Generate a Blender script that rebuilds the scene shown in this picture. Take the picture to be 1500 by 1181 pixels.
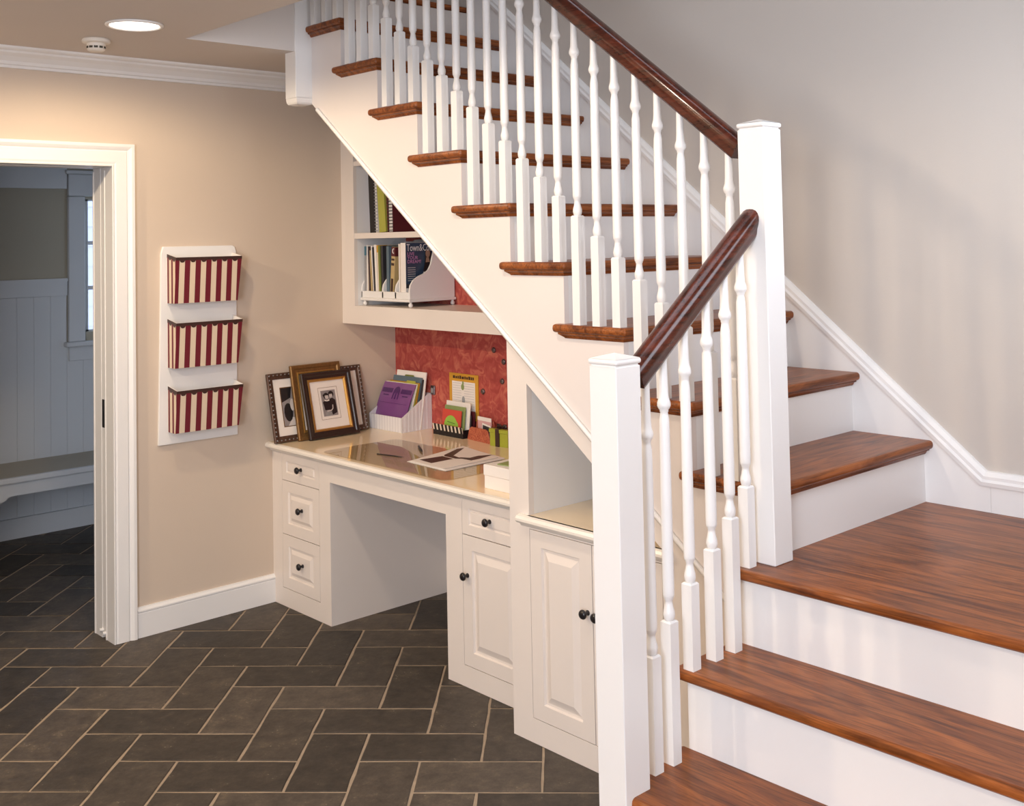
import bpy, bmesh, math, random
from mathutils import Vector, Matrix

for o in list(bpy.data.objects):
    bpy.data.objects.remove(o, do_unlink=True)
SC = bpy.context.scene
COL = SC.collection
PI = math.pi
rnd = random.Random(7)

# ------------------------------------------------------------------ camera
cd = bpy.data.cameras.new('camera')
cam = bpy.data.objects.new('camera', cd)
COL.objects.link(cam)
R_ = Vector((0.675458645930806, 0.7371299346035144, -0.01987654770679479))
U_ = Vector((0.042500846798370066, -0.012006581435209546, 0.9990242840009752))
F_ = Vector((-0.7361720557442694, 0.6756443602322587, 0.038439595659561114))
F_ = U_.cross(R_).normalized()
cam.matrix_world = Matrix(((R_.x, U_.x, -F_.x, 4.778428529577556),
                           (R_.y, U_.y, -F_.y, -2.5727517264141757),
                           (R_.z, U_.z, -F_.z, 1.733827002710856),
                           (0, 0, 0, 1)))
cd.sensor_fit = 'HORIZONTAL'
cd.sensor_width = 36.0
cd.lens = 1600.3145705560305 / 1500 * 36.0
cd.shift_x = (750 - 749.5415807912901) / 1500
cd.shift_y = (287.9163386402871 - 590.5) / 1500
cd.clip_start = 0.05
SC.camera = cam

# ------------------------------------------------------------------ view, world
vs = SC.view_settings
vs.view_transform = 'Standard'
vs.look = 'None'
vs.gamma = 1.0
vs.use_curve_mapping = False
vs.exposure = 0.03
W = bpy.data.worlds.new('world')
SC.world = W
W.use_nodes = True
W.node_tree.nodes['Background'].inputs[0].default_value = (0.58, 0.74, 1.0, 1)
W.node_tree.nodes['Background'].inputs[1].default_value = 3.0

# ------------------------------------------------------------------ lights
WARM = (1.0, 0.79, 0.54)
COOL = (0.80, 0.875, 1.0)


def area(name, loc, target, sx, sy, power, color, spread=PI):
    l = bpy.data.lights.new(name, 'AREA')
    l.shape = 'RECTANGLE'
    l.size, l.size_y = sx, sy
    l.energy = power
    l.color = color
    l.spread = spread
    o = bpy.data.objects.new(name, l)
    COL.objects.link(o)
    o.location = loc
    o.rotation_euler = (Vector(target) - Vector(loc)).to_track_quat('-Z', 'Y').to_euler()
    return o


def spot(name, loc, power, color, angle=176, blend=0.35, radius=0.045):
    l = bpy.data.lights.new(name, 'SPOT')
    l.energy = power
    l.color = color
    l.spot_size = math.radians(angle)
    l.spot_blend = blend
    l.shadow_soft_size = radius
    o = bpy.data.objects.new(name, l)
    COL.objects.link(o)
    o.location = loc
    return o


CEIL = 2.576
DOWNLIGHTS_AND_FILL = [(0.80, -0.84, 32, WARM), (2.30, -0.84, 24, (1.0, 0.83, 0.66)), (3.80, -0.98, 7, (1.0, 0.86, 0.72)),  # the last lamp of this row is added to light the steps
              (0.80, -2.60, 98, WARM), (2.30, -2.60, 38, (1.0, 0.84, 0.68)), (3.80, -3.30, 16, (1.0, 0.86, 0.72))]  # unseen row of lamps, added as fill for the front faces
for i, (x, y, p, c) in enumerate(DOWNLIGHTS_AND_FILL):
    spot('downlight_and_fill_lamp', (x, y, CEIL - 0.035), p, c)
area('window_daylight', (4.7, -4.55, 1.6), (3.5, 0.0, 1.0), 2.0, 1.7, 225, COOL)
area('side_fill', (6.1, -2.6, 1.7), (3.0, -0.2, 1.0), 1.4, 1.4, 14, COOL)  # added cool fill from the right, no window stands there
area('landing_window_daylight', (4.13, 0.0, 2.05), (3.0, 0.0, 1.3), 0.9, 1.2, 27, COOL)
area('upstairs_fill', (2.2, -0.3, 5.2), (2.2, 0.3, 0), 2.4, 0.8, 23, COOL)  # added top fill hung under the closed stairwell ceiling
area('mudroom_daylight', (-2.10, 0.45, 1.65), (-1.0, -0.6, 1.0), 0.6, 0.8, 0.3, (0.55, 0.72, 1.0))

# ------------------------------------------------------------------ materials
MATS = {}


def nodes_of(name):
    m = bpy.data.materials.new(name)
    m.use_nodes = True
    nt = m.node_tree
    b = nt.nodes['Principled BSDF']
    MATS[name] = m
    return m, nt, b


def setp(b, **kw):
    for k, v in kw.items():
        k = {'rough': 'Roughness', 'metal': 'Metallic', 'spec': 'Specular IOR Level', 'coat': 'Coat Weight',
             'coatr': 'Coat Roughness', 'trans': 'Transmission Weight', 'ior': 'IOR', 'alpha': 'Alpha'}.get(k, k)
        b.inputs[k].default_value = v


def c4(c):
    return (c[0], c[1], c[2], 1)


def flat(name, col, rough=0.5, var=0.05, scale=9.0, bump=0.0, bscale=60, **kw):
    """one colour with a faint noise of tone and optional fine relief"""
    m, nt, b = nodes_of(name)
    tc = nt.nodes.new('ShaderNodeTexCoord')
    n = nt.nodes.new('ShaderNodeTexNoise')
    n.inputs['Scale'].default_value = scale
    n.inputs['Detail'].default_value = 4
    nt.links.new(tc.outputs['Object'], n.inputs['Vector'])
    mx = nt.nodes.new('ShaderNodeMix')
    mx.data_type = 'RGBA'
    mx.inputs[6].default_value = c4([v * (1 - var) for v in col])
    mx.inputs[7].default_value = c4([min(1, v * (1 + var)) for v in col])
    nt.links.new(n.outputs['Fac'], mx.inputs[0])
    nt.links.new(mx.outputs[2], b.inputs['Base Color'])
    setp(b, rough=rough, **kw)
    if bump:
        n2 = nt.nodes.new('ShaderNodeTexNoise')
        n2.inputs['Scale'].default_value = bscale
        n2.inputs['Detail'].default_value = 5
        nt.links.new(tc.outputs['Object'], n2.inputs['Vector'])
        bp = nt.nodes.new('ShaderNodeBump')
        bp.inputs['Strength'].default_value = bump
        bp.inputs['Distance'].default_value = 0.002
        nt.links.new(n2.outputs['Fac'], bp.inputs['Height'])
        nt.links.new(bp.outputs['Normal'], b.inputs['Normal'])
    return m


def wood(name, light, dark, axis, rough=0.28, scale=1.0, coat=0.3, red=0.0):
    m, nt, b = nodes_of(name)
    tc = nt.nodes.new('ShaderNodeTexCoord')
    oi = nt.nodes.new('ShaderNodeObjectInfo')
    add = nt.nodes.new('ShaderNodeVectorMath')
    add.operation = 'ADD'
    mul = nt.nodes.new('ShaderNodeVectorMath')
    mul.operation = 'SCALE'
    mul.inputs[0].default_value = (13.1, 7.7, 9.3)
    nt.links.new(oi.outputs['Random'], mul.inputs['Scale'])
    nt.links.new(tc.outputs['Object'], add.inputs[0])
    nt.links.new(mul.outputs[0], add.inputs[1])
    mp = nt.nodes.new('ShaderNodeMapping')
    s = [17 * scale] * 3
    s['xyz'.index(axis)] = 2.6 * scale
    mp.inputs['Scale'].default_value = s
    nt.links.new(add.outputs[0], mp.inputs['Vector'])
    n1 = nt.nodes.new('ShaderNodeTexNoise')
    n1.inputs['Scale'].default_value = 1.0
    n1.inputs['Detail'].default_value = 6
    n1.inputs['Roughness'].default_value = 0.62
    n1.inputs['Distortion'].default_value = 1.5
    nt.links.new(mp.outputs[0], n1.inputs['Vector'])
    mp2 = nt.nodes.new('ShaderNodeMapping')
    s2 = [150 * scale] * 3
    s2['xyz'.index(axis)] = 5 * scale
    mp2.inputs['Scale'].default_value = s2
    nt.links.new(add.outputs[0], mp2.inputs['Vector'])
    n2 = nt.nodes.new('ShaderNodeTexNoise')
    n2.inputs['Scale'].default_value = 1.0
    n2.inputs['Detail'].default_value = 3
    nt.links.new(mp2.outputs[0], n2.inputs['Vector'])
    cr = nt.nodes.new('ShaderNodeValToRGB')
    cr.color_ramp.elements[0].position = 0.33
    cr.color_ramp.elements[0].color = c4(dark)
    cr.color_ramp.elements[1].position = 0.62
    cr.color_ramp.elements[1].color = c4(light)
    nt.links.new(n1.outputs['Fac'], cr.inputs[0])
    cr2 = nt.nodes.new('ShaderNodeValToRGB')
    cr2.color_ramp.elements[0].position = 0.36
    cr2.color_ramp.elements[0].color = (0.45, 0.45, 0.45, 1)
    cr2.color_ramp.elements[1].position = 0.5
    cr2.color_ramp.elements[1].color = (1, 1, 1, 1)
    nt.links.new(n2.outputs['Fac'], cr2.inputs[0])
    mx = nt.nodes.new('ShaderNodeMix')
    mx.data_type = 'RGBA'
    mx.blend_type = 'MULTIPLY'
    mx.inputs[0].default_value = 0.75
    nt.links.new(cr.outputs[0], mx.inputs[6])
    nt.links.new(cr2.outputs[0], mx.inputs[7])
    nt.links.new(mx.outputs[2], b.inputs['Base Color'])
    setp(b, rough=rough, coat=coat, coatr=0.15, spec=0.25)
    bp = nt.nodes.new('ShaderNodeBump')
    bp.inputs['Strength'].default_value = 0.12
    bp.inputs['Distance'].default_value = 0.001
    nt.links.new(n2.outputs['Fac'], bp.inputs['Height'])
    nt.links.new(bp.outputs['Normal'], b.inputs['Normal'])
    return m


flat('wall_paint', (0.64, 0.525, 0.42), 0.75, 0.025, 3, 0.15, 220)
flat('wall_paint_cool_lit', (0.585, 0.53, 0.475), 0.75, 0.03, 2.2, 0.15, 220)  # same paint as the left wall, cooler light mixed into its colour
flat('ceiling_paint', (0.66, 0.60, 0.555), 0.85, 0.02, 3, 0.1, 200)
flat('white_paint', (0.84, 0.82, 0.80), 0.32, 0.012, 5)
flat('white_paint_soft', (0.82, 0.80, 0.78), 0.42, 0.015, 5)
flat('stringer_paint', (0.79, 0.725, 0.69), 0.36, 0.012, 5)
flat('cabinet_paint', (0.81, 0.735, 0.675), 0.36, 0.015, 5)
flat('counter_top', (0.93, 0.755, 0.52), 0.14, 0.03, 14, coat=0.3)
flat('counter_edge', (0.86, 0.80, 0.72), 0.25, 0.01, 14)
flat('knob_black', (0.012, 0.010, 0.012), 0.28, 0.1)
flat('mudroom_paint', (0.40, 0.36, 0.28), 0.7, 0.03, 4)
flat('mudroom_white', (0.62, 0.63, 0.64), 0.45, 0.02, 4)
wood('oak_x', (0.345, 0.102, 0.024), (0.120, 0.029, 0.008), 'x', rough=0.34, coat=0.05)
wood('oak_y', (0.335, 0.099, 0.024), (0.115, 0.028, 0.008), 'y', rough=0.34, coat=0.05)
wood('rail_wood', (0.105, 0.022, 0.010), (0.030, 0.007, 0.004), 'x', rough=0.24, coat=0.35)
wood('rail_wood_y', (0.115, 0.024, 0.011), (0.034, 0.008, 0.004), 'y', rough=0.24, coat=0.35)
flat('grout', (0.36, 0.28, 0.20), 0.9, 0.25, 30, 0.5, 120)
flat('paper_white', (0.86, 0.81, 0.77), 0.6, 0.03, 20)
flat('paper_cream', (0.78, 0.66, 0.50), 0.6, 0.03, 20)
flat('plastic_white', (0.80, 0.78, 0.80), 0.3, 0.02)
flat('dark_brown', (0.045, 0.018, 0.014), 0.45, 0.2, 40)
flat('black', (0.010, 0.009, 0.011), 0.4, 0.1)
flat('charcoal', (0.035, 0.032, 0.036), 0.5, 0.2)
flat('purple', (0.22, 0.080, 0.255), 0.16, 0.12, 14, coat=0.5)
flat('purple_dark', (0.085, 0.030, 0.13), 0.22, 0.2, 30)
flat('yellow_green', (0.42, 0.41, 0.07), 0.5, 0.1)
flat('ochre', (0.48, 0.25, 0.03), 0.5, 0.1)
flat('mustard', (0.66, 0.34, 0.035), 0.5, 0.08)
flat('slate_blue', (0.11, 0.16, 0.20), 0.5, 0.15)
flat('moss', (0.17, 0.19, 0.03), 0.5, 0.15)
flat('lime', (0.30, 0.52, 0.07), 0.5, 0.08)
flat('sage', (0.26, 0.33, 0.12), 0.5, 0.12, 40)
flat('lime_box', (0.36, 0.38, 0.035), 0.5, 0.12, 30)
flat('card_red', (0.62, 0.075, 0.05), 0.5, 0.08)
flat('pink', (0.72, 0.42, 0.42), 0.5, 0.06)
flat('maroon', (0.095, 0.012, 0.018), 0.5, 0.15)
flat('stripe_red', (0.235, 0.010, 0.022), 0.5, 0.08)
flat('steel_grey', (0.16, 0.12, 0.12), 0.35, 0.1, metal=0.7)
flat('silver_print', (0.30, 0.29, 0.29), 0.4, 0.3, 60)
flat('navy', (0.035, 0.060, 0.105), 0.25, 0.25, 14)
flat('skin_print', (0.45, 0.25, 0.17), 0.4, 0.08)
flat('hair_print', (0.030, 0.017, 0.017), 0.4, 0.2)
flat('pink_print', (0.55, 0.24, 0.48), 0.4, 0.05)
flat('text_white', (0.80, 0.80, 0.80), 0.4, 0.02)
flat('grey_print', (0.35, 0.36, 0.38), 0.4, 0.1)
flat('teal', (0.05, 0.15, 0.21), 0.35, 0.2)
flat('tan_print', (0.52, 0.38, 0.18), 0.45, 0.15, 30)
flat('mat_board', (0.84, 0.77, 0.71), 0.7, 0.02)
flat('photo_grey', (0.28, 0.25, 0.25), 0.3, 0.35, 25)
flat('photo_light', (0.62, 0.56, 0.53), 0.3, 0.12, 25)
flat('photo_dark', (0.018, 0.015, 0.017), 0.3, 0.2)
flat('gold', (0.52, 0.30, 0.085), 0.34, 0.15, 60, metal=0.75)
flat('gold_dark', (0.24, 0.13, 0.045), 0.42, 0.35, 90, 0.4, 160, metal=0.6)
flat('bronze', (0.115, 0.065, 0.045), 0.4, 0.45, 80, 0.4, 160, metal=0.45)
flat('frame_black', (0.030, 0.018, 0.015), 0.3, 0.2)
flat('bench_wood', (0.42, 0.37, 0.28), 0.45, 0.06, 8)
flat('siding', (0.66, 0.62, 0.76), 0.7, 0.04)
flat('dark_slot', (0.05, 0.045, 0.03), 0.6, 0.1)
flat('detector_white', (0.78, 0.72, 0.64), 0.45, 0.02)


def tile_mat():
    m, nt, b = nodes_of('slate_tile')
    tc = nt.nodes.new('ShaderNodeTexCoord')
    oi = nt.nodes.new('ShaderNodeObjectInfo')
    mul = nt.nodes.new('ShaderNodeVectorMath')
    mul.operation = 'SCALE'
    mul.inputs[0].default_value = (31, 17, 23)
    nt.links.new(oi.outputs['Random'], mul.inputs['Scale'])
    add = nt.nodes.new('ShaderNodeVectorMath')
    add.operation = 'ADD'
    nt.links.new(tc.outputs['Object'], add.inputs[0])
    nt.links.new(mul.outputs[0], add.inputs[1])
    n = nt.nodes.new('ShaderNodeTexNoise')
    n.inputs['Scale'].default_value = 13
    n.inputs['Detail'].default_value = 10
    n.inputs['Roughness'].default_value = 0.82
    nt.links.new(add.outputs[0], n.inputs['Vector'])
    cr = nt.nodes.new('ShaderNodeValToRGB')
    e = cr.color_ramp.elements
    e[0].position, e[0].color = 0.30, (0.030, 0.024, 0.020, 1)
    e[1].position, e[1].color = 0.80, (0.165, 0.125, 0.082, 1)
    x = e.new(0.55)
    x.color = (0.072, 0.057, 0.044, 1)
    nt.links.new(n.outputs['Fac'], cr.inputs[0])
    # whole-tile tone
    mr = nt.nodes.new('ShaderNodeMapRange')
    mr.inputs[3].default_value = 0.62
    mr.inputs[4].default_value = 1.40
    nt.links.new(oi.outputs['Random'], mr.inputs[0])
    sc = nt.nodes.new('ShaderNodeVectorMath')
    sc.operation = 'SCALE'
    nt.links.new(cr.outputs[0], sc.inputs[0])
    nt.links.new(mr.outputs[0], sc.inputs['Scale'])
    # pale flecks
    v = nt.nodes.new('ShaderNodeTexVoronoi')
    v.inputs['Scale'].default_value = 55
    nt.links.new(add.outputs[0], v.inputs['Vector'])
    cr2 = nt.nodes.new('ShaderNodeValToRGB')
    cr2.color_ramp.elements[0].position = 0.10
    cr2.color_ramp.elements[0].color = (1, 1, 1, 1)
    cr2.color_ramp.elements[1].position = 0.20
    cr2.color_ramp.elements[1].color = (0, 0, 0, 1)
    nt.links.new(v.outputs['Distance'], cr2.inputs[0])
    n3 = nt.nodes.new('ShaderNodeTexNoise')
    n3.inputs['Scale'].default_value = 13
    nt.links.new(add.outputs[0], n3.inputs['Vector'])
    cr3 = nt.nodes.new('ShaderNodeValToRGB')
    cr3.color_ramp.elements[0].position = 0.56
    cr3.color_ramp.elements[1].position = 0.70
    nt.links.new(n3.outputs['Fac'], cr3.inputs[0])
    mm = nt.nodes.new('ShaderNodeMath')
    mm.operation = 'MULTIPLY'
    nt.links.new(cr2.outputs[0], mm.inputs[0])
    nt.links.new(cr3.outputs[0], mm.inputs[1])
    mx = nt.nodes.new('ShaderNodeMix')
    mx.data_type = 'RGBA'
    mx.inputs[7].default_value = (0.22, 0.19, 0.14, 1)
    nt.links.new(mm.outputs[0], mx.inputs[0])
    nt.links.new(sc.outputs[0], mx.inputs[6])
    nt.links.new(mx.outputs[2], b.inputs['Base Color'])
    n4 = nt.nodes.new('ShaderNodeTexNoise')
    n4.inputs['Scale'].default_value = 26
    n4.inputs['Detail'].default_value = 7
    nt.links.new(add.outputs[0], n4.inputs['Vector'])
    bp = nt.nodes.new('ShaderNodeBump')
    bp.inputs['Strength'].default_value = 0.45
    bp.inputs['Distance'].default_value = 0.004
    nt.links.new(n4.outputs['Fac'], bp.inputs['Height'])
    nt.links.new(bp.outputs['Normal'], b.inputs['Normal'])
    setp(b, rough=0.55, spec=0.35)


tile_mat()


def fabric_mat():
    """coral-red fabric with paler scrolling figures"""
    m, nt, b = nodes_of('red_fabric')
    tc = nt.nodes.new('ShaderNodeTexCoord')
    n0 = nt.nodes.new('ShaderNodeTexNoise')
    n0.inputs['Scale'].default_value = 7
    n0.inputs['Detail'].default_value = 2
    nt.links.new(tc.outputs['Object'], n0.inputs['Vector'])
    mx0 = nt.nodes.new('ShaderNodeMix')
    mx0.data_type = 'RGBA'
    mx0.inputs[0].default_value = 0.22
    nt.links.new(tc.outputs['Object'], mx0.inputs[6])
    nt.links.new(n0.outputs['Color'], mx0.inputs[7])
    n = nt.nodes.new('ShaderNodeTexNoise')
    n.inputs['Scale'].default_value = 26
    n.inputs['Detail'].default_value = 3
    n.inputs['Distortion'].default_value = 0.8
    nt.links.new(mx0.outputs[2], n.inputs['Vector'])
    cr = nt.nodes.new('ShaderNodeValToRGB')
    e = cr.color_ramp.elements
    e[0].position, e[0].color = 0.36, (0.37, 0.062, 0.054, 1)
    e[1].position, e[1].color = 0.66, (0.57, 0.165, 0.112, 1)
    x = e.new(0.50)
    x.color = (0.45, 0.088, 0.072, 1)
    nt.links.new(n.outputs['Fac'], cr.inputs[0])
    nt.links.new(cr.outputs[0], b.inputs['Base Color'])
    setp(b, rough=0.65, spec=0.25)


fabric_mat()


def stripes_mat(name, c1, c2, axis, period, duty, phase, rough=0.5, skew=0.0):
    m, nt, b = nodes_of(name)
    tc = nt.nodes.new('ShaderNodeTexCoord')
    sp = nt.nodes.new('ShaderNodeSeparateXYZ')
    nt.links.new(tc.outputs['Object'], sp.inputs[0])
    a = nt.nodes.new('ShaderNodeMath')
    a.operation = 'MULTIPLY_ADD'
    a.inputs[1].default_value = 1.0 / period
    a.inputs[2].default_value = phase + 40
    nt.links.new(sp.outputs['XYZ'.index(axis.upper())], a.inputs[0])
    f = nt.nodes.new('ShaderNodeMath')
    f.operation = 'FRACT'
    nt.links.new(a.outputs[0], f.inputs[0])
    g = nt.nodes.new('ShaderNodeMath')
    g.operation = 'LESS_THAN'
    g.inputs[1].default_value = duty
    nt.links.new(f.outputs[0], g.inputs[0])
    mx = nt.nodes.new('ShaderNodeMix')
    mx.data_type = 'RGBA'
    mx.inputs[6].default_value = c4(c2)
    mx.inputs[7].default_value = c4(c1)
    nt.links.new(g.outputs[0], mx.inputs[0])
    nt.links.new(mx.outputs[2], b.inputs['Base Color'])
    setp(b, rough=rough)


CREAM = (0.74, 0.60, 0.44)
REDS = (0.150, 0.006, 0.018)
stripes_mat('awning_front', REDS, CREAM, 'y', 0.0525, 0.5, 0.15)
stripes_mat('awning_side', REDS, CREAM, 'x', 0.040, 0.42, 0.55)
stripes_mat('black_white_stripes', (0.75, 0.66, 0.55), (0.012, 0.010, 0.011), 'x', 0.0285, 0.42, 0.0)
stripes_mat('ribbed_plastic', (0.86, 0.84, 0.86), (0.76, 0.74, 0.77), 'x', 0.022, 0.5, 0.0, 0.28)


def glitter_mat():
    m, nt, b = nodes_of('red_glitter')
    tc = nt.nodes.new('ShaderNodeTexCoord')
    v = nt.nodes.new('ShaderNodeTexVoronoi')
    v.inputs['Scale'].default_value = 190
    nt.links.new(tc.outputs['Object'], v.inputs['Vector'])
    cr = nt.nodes.new('ShaderNodeValToRGB')
    e = cr.color_ramp.elements
    e[0].position, e[0].color = 0.0, (0.26, 0.020, 0.014, 1)
    e[1].position, e[1].color = 1.0, (0.62, 0.20, 0.10, 1)
    nt.links.new(v.outputs['Color'], cr.inputs[0])
    nt.links.new(cr.outputs[0], b.inputs['Base Color'])
    setp(b, rough=0.35)


glitter_mat()


def glass_mat(name, col=(1, 1, 1), rough=0.0):
    m, nt, b = nodes_of(name)
    nt.nodes.remove(b)
    out = nt.nodes['Material Output']
    tr = nt.nodes.new('ShaderNodeBsdfTransparent')
    tr.inputs[0].default_value = c4(col)
    gl = nt.nodes.new('ShaderNodeBsdfGlossy')
    gl.inputs['Roughness'].default_value = rough
    fr = nt.nodes.new('ShaderNodeFresnel')
    fr.inputs['IOR'].default_value = 1.52
    mx = nt.nodes.new('ShaderNodeMixShader')
    geo = nt.nodes.new('ShaderNodeNewGeometry')
    inv = nt.nodes.new('ShaderNodeMath')
    inv.operation = 'SUBTRACT'
    inv.inputs[0].default_value = 1.0
    nt.links.new(geo.outputs['Backfacing'], inv.inputs[1])
    fm = nt.nodes.new('ShaderNodeMath')
    fm.operation = 'MULTIPLY'
    nt.links.new(fr.outputs[0], fm.inputs[0])
    nt.links.new(inv.outputs[0], fm.inputs[1])
    nt.links.new(fm.outputs[0], mx.inputs[0])
    nt.links.new(tr.outputs[0], mx.inputs[1])
    nt.links.new(gl.outputs[0], mx.inputs[2])
    nt.links.new(mx.outputs[0], out.inputs[0])


glass_mat('clear_glass', (0.97, 0.98, 0.97))
glass_mat('desk_glass', (0.90, 0.88, 0.84), 0.015)


def emit_mat(name, col, strength):
    m, nt, b = nodes_of(name)
    setp(b, rough=0.4)
    b.inputs['Base Color'].default_value = c4((0.9, 0.9, 0.9))
    b.inputs['Emission Color'].default_value = c4(col)
    b.inputs['Emission Strength'].default_value = strength


emit_mat('lamp_lens', (1.0, 0.90, 0.80), 6.0)


# ------------------------------------------------------------------ helpers
class MB:
    """collects shapes for ONE mesh object"""

    def __init__(self):
        self.bm = bmesh.new()

    def _bev(self, geom_edges, w, seg=2):
        bmesh.ops.bevel(self.bm, geom=geom_edges, offset=w, segments=seg, profile=0.5, affect='EDGES')

    def box(self, x0, x1, y0, y1, z0, z1, bevel=0.0, seg=1, mat=0):
        bm = self.bm
        vs = [bm.verts.new(p) for p in ((x0, y0, z0), (x1, y0, z0), (x1, y1, z0), (x0, y1, z0),
                                        (x0, y0, z1), (x1, y0, z1), (x1, y1, z1), (x0, y1, z1))]
        fs = [bm.faces.new([vs[i] for i in q]) for q in ((0, 3, 2, 1), (4, 5, 6, 7), (0, 1, 5, 4), (1, 2, 6, 5), (2, 3, 7, 6), (3, 0, 4, 7))]
        for f in fs:
            f.material_index = mat
        if bevel > 0:
            es = list({e for f in fs for e in f.edges})
            self._bev(es, bevel, seg)
        return vs

    def prism(self, pts, axis, a, b, bevel=0.0, seg=2, mat=0, bevel_filter=None):
        """polygon pts (2D) extruded along axis from a to b. axis x: pts=(y,z); y: (x,z); z: (x,y)"""
        bm = self.bm

        def mk(p, t):
            if axis == 'x':
                return (t, p[0], p[1])
            if axis == 'y':
                return (p[0], t, p[1])
            return (p[0], p[1], t)
        v0 = [bm.verts.new(mk(p, a)) for p in pts]
        v1 = [bm.verts.new(mk(p, b)) for p in pts]
        n = len(pts)
        fs = [bm.faces.new(v0), bm.faces.new(v1)]
        for i in range(n):
            j = (i + 1) % n
            fs.append(bm.faces.new((v0[i], v0[j], v1[j], v1[i])))
        bmesh.ops.recalc_face_normals(bm, faces=fs)
        for f in fs:
            f.material_index = mat
        if bevel > 0:
            es = list({e for f in fs for e in f.edges})
            if bevel_filter:
                es = [e for e in es if bevel_filter(e.verts[0].co, e.verts[1].co)]
            self._bev(es, bevel, seg)
        return fs

    def lathe(self, prof, c=(0, 0, 0), axis='z', seg=14, mat=0, cap=True):
        """prof: list of (radius, height) along axis"""
        bm = self.bm
        rings = []
        for r, h in prof:
            ring = []
            for i in range(seg):
                t = 2 * PI * i / seg
                a, b2 = r * math.cos(t), r * math.sin(t)
                p = {'z': (a, b2, h), 'y': (a, h, b2), 'x': (h, a, b2)}[axis]
                ring.append(bm.verts.new((p[0] + c[0], p[1] + c[1], p[2] + c[2])))
            rings.append(ring)
        fs = []
        for k in range(len(rings) - 1):
            for i in range(seg):
                j = (i + 1) % seg
                fs.append(bm.faces.new((rings[k][i], rings[k][j], rings[k + 1][j], rings[k + 1][i])))
        if cap:
            for rg in (rings[0], rings[-1]):
                f = bm.faces.new(rg)
                fs.append(f)
                for e in f.edges:
                    e.smooth = False
        bmesh.ops.recalc_face_normals(bm, faces=fs)
        for f in fs:
            f.material_index = mat
            f.smooth = len(f.verts) == 4
        return fs

    def sweep(self, prof, path, mat=0, smooth=True, up=(0, 0, 1), cap=True):
        """closed 2D profile (side, up) swept along a polyline path of 3D points"""
        bm = self.bm
        path = [Vector(p) for p in path]
        up = Vector(up)
        rings = []
        n = len(path)
        for i, p in enumerate(path):
            if i == 0:
                d = path[1] - p
            elif i == n - 1:
                d = p - path[i - 1]
            else:
                d = (path[i + 1] - p).normalized() + (p - path[i - 1]).normalized()
            d.normalize()
            s = d.cross(up)
            if s.length < 1e-5:
                s = Vector((1, 0, 0))
            s.normalize()
            u = s.cross(d)
            rings.append([bm.verts.new(p + s * a + u * b) for a, b in prof])
        fs = []
        m = len(prof)
        for k in range(n - 1):
            for i in range(m):
                j = (i + 1) % m
                f = bm.faces.new((rings[k][i], rings[k][j], rings[k + 1][j], rings[k + 1][i]))
                f.smooth = smooth
                fs.append(f)
        if cap:
            for rg in (rings[0], rings[-1]):
                f = bm.faces.new(rg)
                fs.append(f)
                for e in f.edges:
                    e.smooth = False
        bmesh.ops.recalc_face_normals(bm, faces=fs)
        for f in fs:
            f.material_index = mat
        return fs

    def tube(self, path, r, seg=8, mat=0):
        return self.sweep([(r * math.cos(2 * PI * i / seg), r * math.sin(2 * PI * i / seg)) for i in range(seg)], path, mat)

    def panel(self, x0, x1, z0, z1, y, rings, thick=0.018, mat=0):
        """cabinet front in the plane y facing -y; rings = [(inset, depth)], depth > 0 is proud of y, < 0 recessed"""
        bm = self.bm
        loops = []
        allr = [(0.0, -thick)] + rings
        for ins, d in allr:
            loops.append([bm.verts.new(p) for p in ((x0 + ins, y - d, z0 + ins), (x1 - ins, y - d, z0 + ins),
                                                    (x1 - ins, y - d, z1 - ins), (x0 + ins, y - d, z1 - ins))])
        fs = []
        for k in range(len(loops) - 1):
            for i in range(4):
                j = (i + 1) % 4
                fs.append(bm.faces.new((loops[k][i], loops[k][j], loops[k + 1][j], loops[k + 1][i])))
        fs.append(bm.faces.new(loops[-1]))
        fs.append(bm.faces.new(loops[0]))
        bmesh.ops.recalc_face_normals(bm, faces=fs)
        for f in fs:
            f.material_index = mat

    def shape(self, pts, o, u, v, off=0.0, mat=0):
        """flat polygon: 2D pts in the basis o + a*u + b*v, lifted along u x v"""
        o, u, v = Vector(o), Vector(u), Vector(v)
        n = u.cross(v).normalized()
        f = self.bm.faces.new([self.bm.verts.new(o + u * a + v * b + n * off) for a, b in pts])
        f.material_index = mat
        return f

    def build(self, name, mats, parent=None, world=True, smooth=False):
        if isinstance(mats, str):
            mats = [mats]
        if parent is not None and world:
            root = parent
            while root.parent:
                root = root.parent
            if root.location.length > 0:
                bmesh.ops.translate(self.bm, verts=self.bm.verts, vec=-root.location)
        me = bpy.data.meshes.new(name)
        self.bm.to_mesh(me)
        self.bm.free()
        for m in mats:
            me.materials.append(MATS[m])
        if smooth:
            me.polygons.foreach_set('use_smooth', [True] * len(me.polygons))
        o = bpy.data.objects.new(name, me)
        COL.objects.link(o)
        if parent is not None:
            o.parent = parent
        return o


def thing(name, label, cat, loc=(0, 0, 0), rotz=0.0, group=None):
    o = bpy.data.objects.new(name, None)
    COL.objects.link(o)
    o.empty_display_size = 0.05
    o.location = loc
    o.rotation_euler = (0, 0, rotz)
    o['label'] = label
    o['category'] = cat
    if group:
        o['group'] = group
    return o


def struct(o, label=None):
    o['kind'] = 'structure'
    if label:
        o['label'] = label
    return o


def tag(o, label, cat, group=None):
    o['label'] = label
    o['category'] = cat
    if group:
        o['group'] = group
    return o


def empty_struct(name, loc=(0, 0, 0), label=None):
    o = bpy.data.objects.new(name, None)
    COL.objects.link(o)
    o.location = loc
    o.empty_display_size = 0.05
    return struct(o, label)


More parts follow.
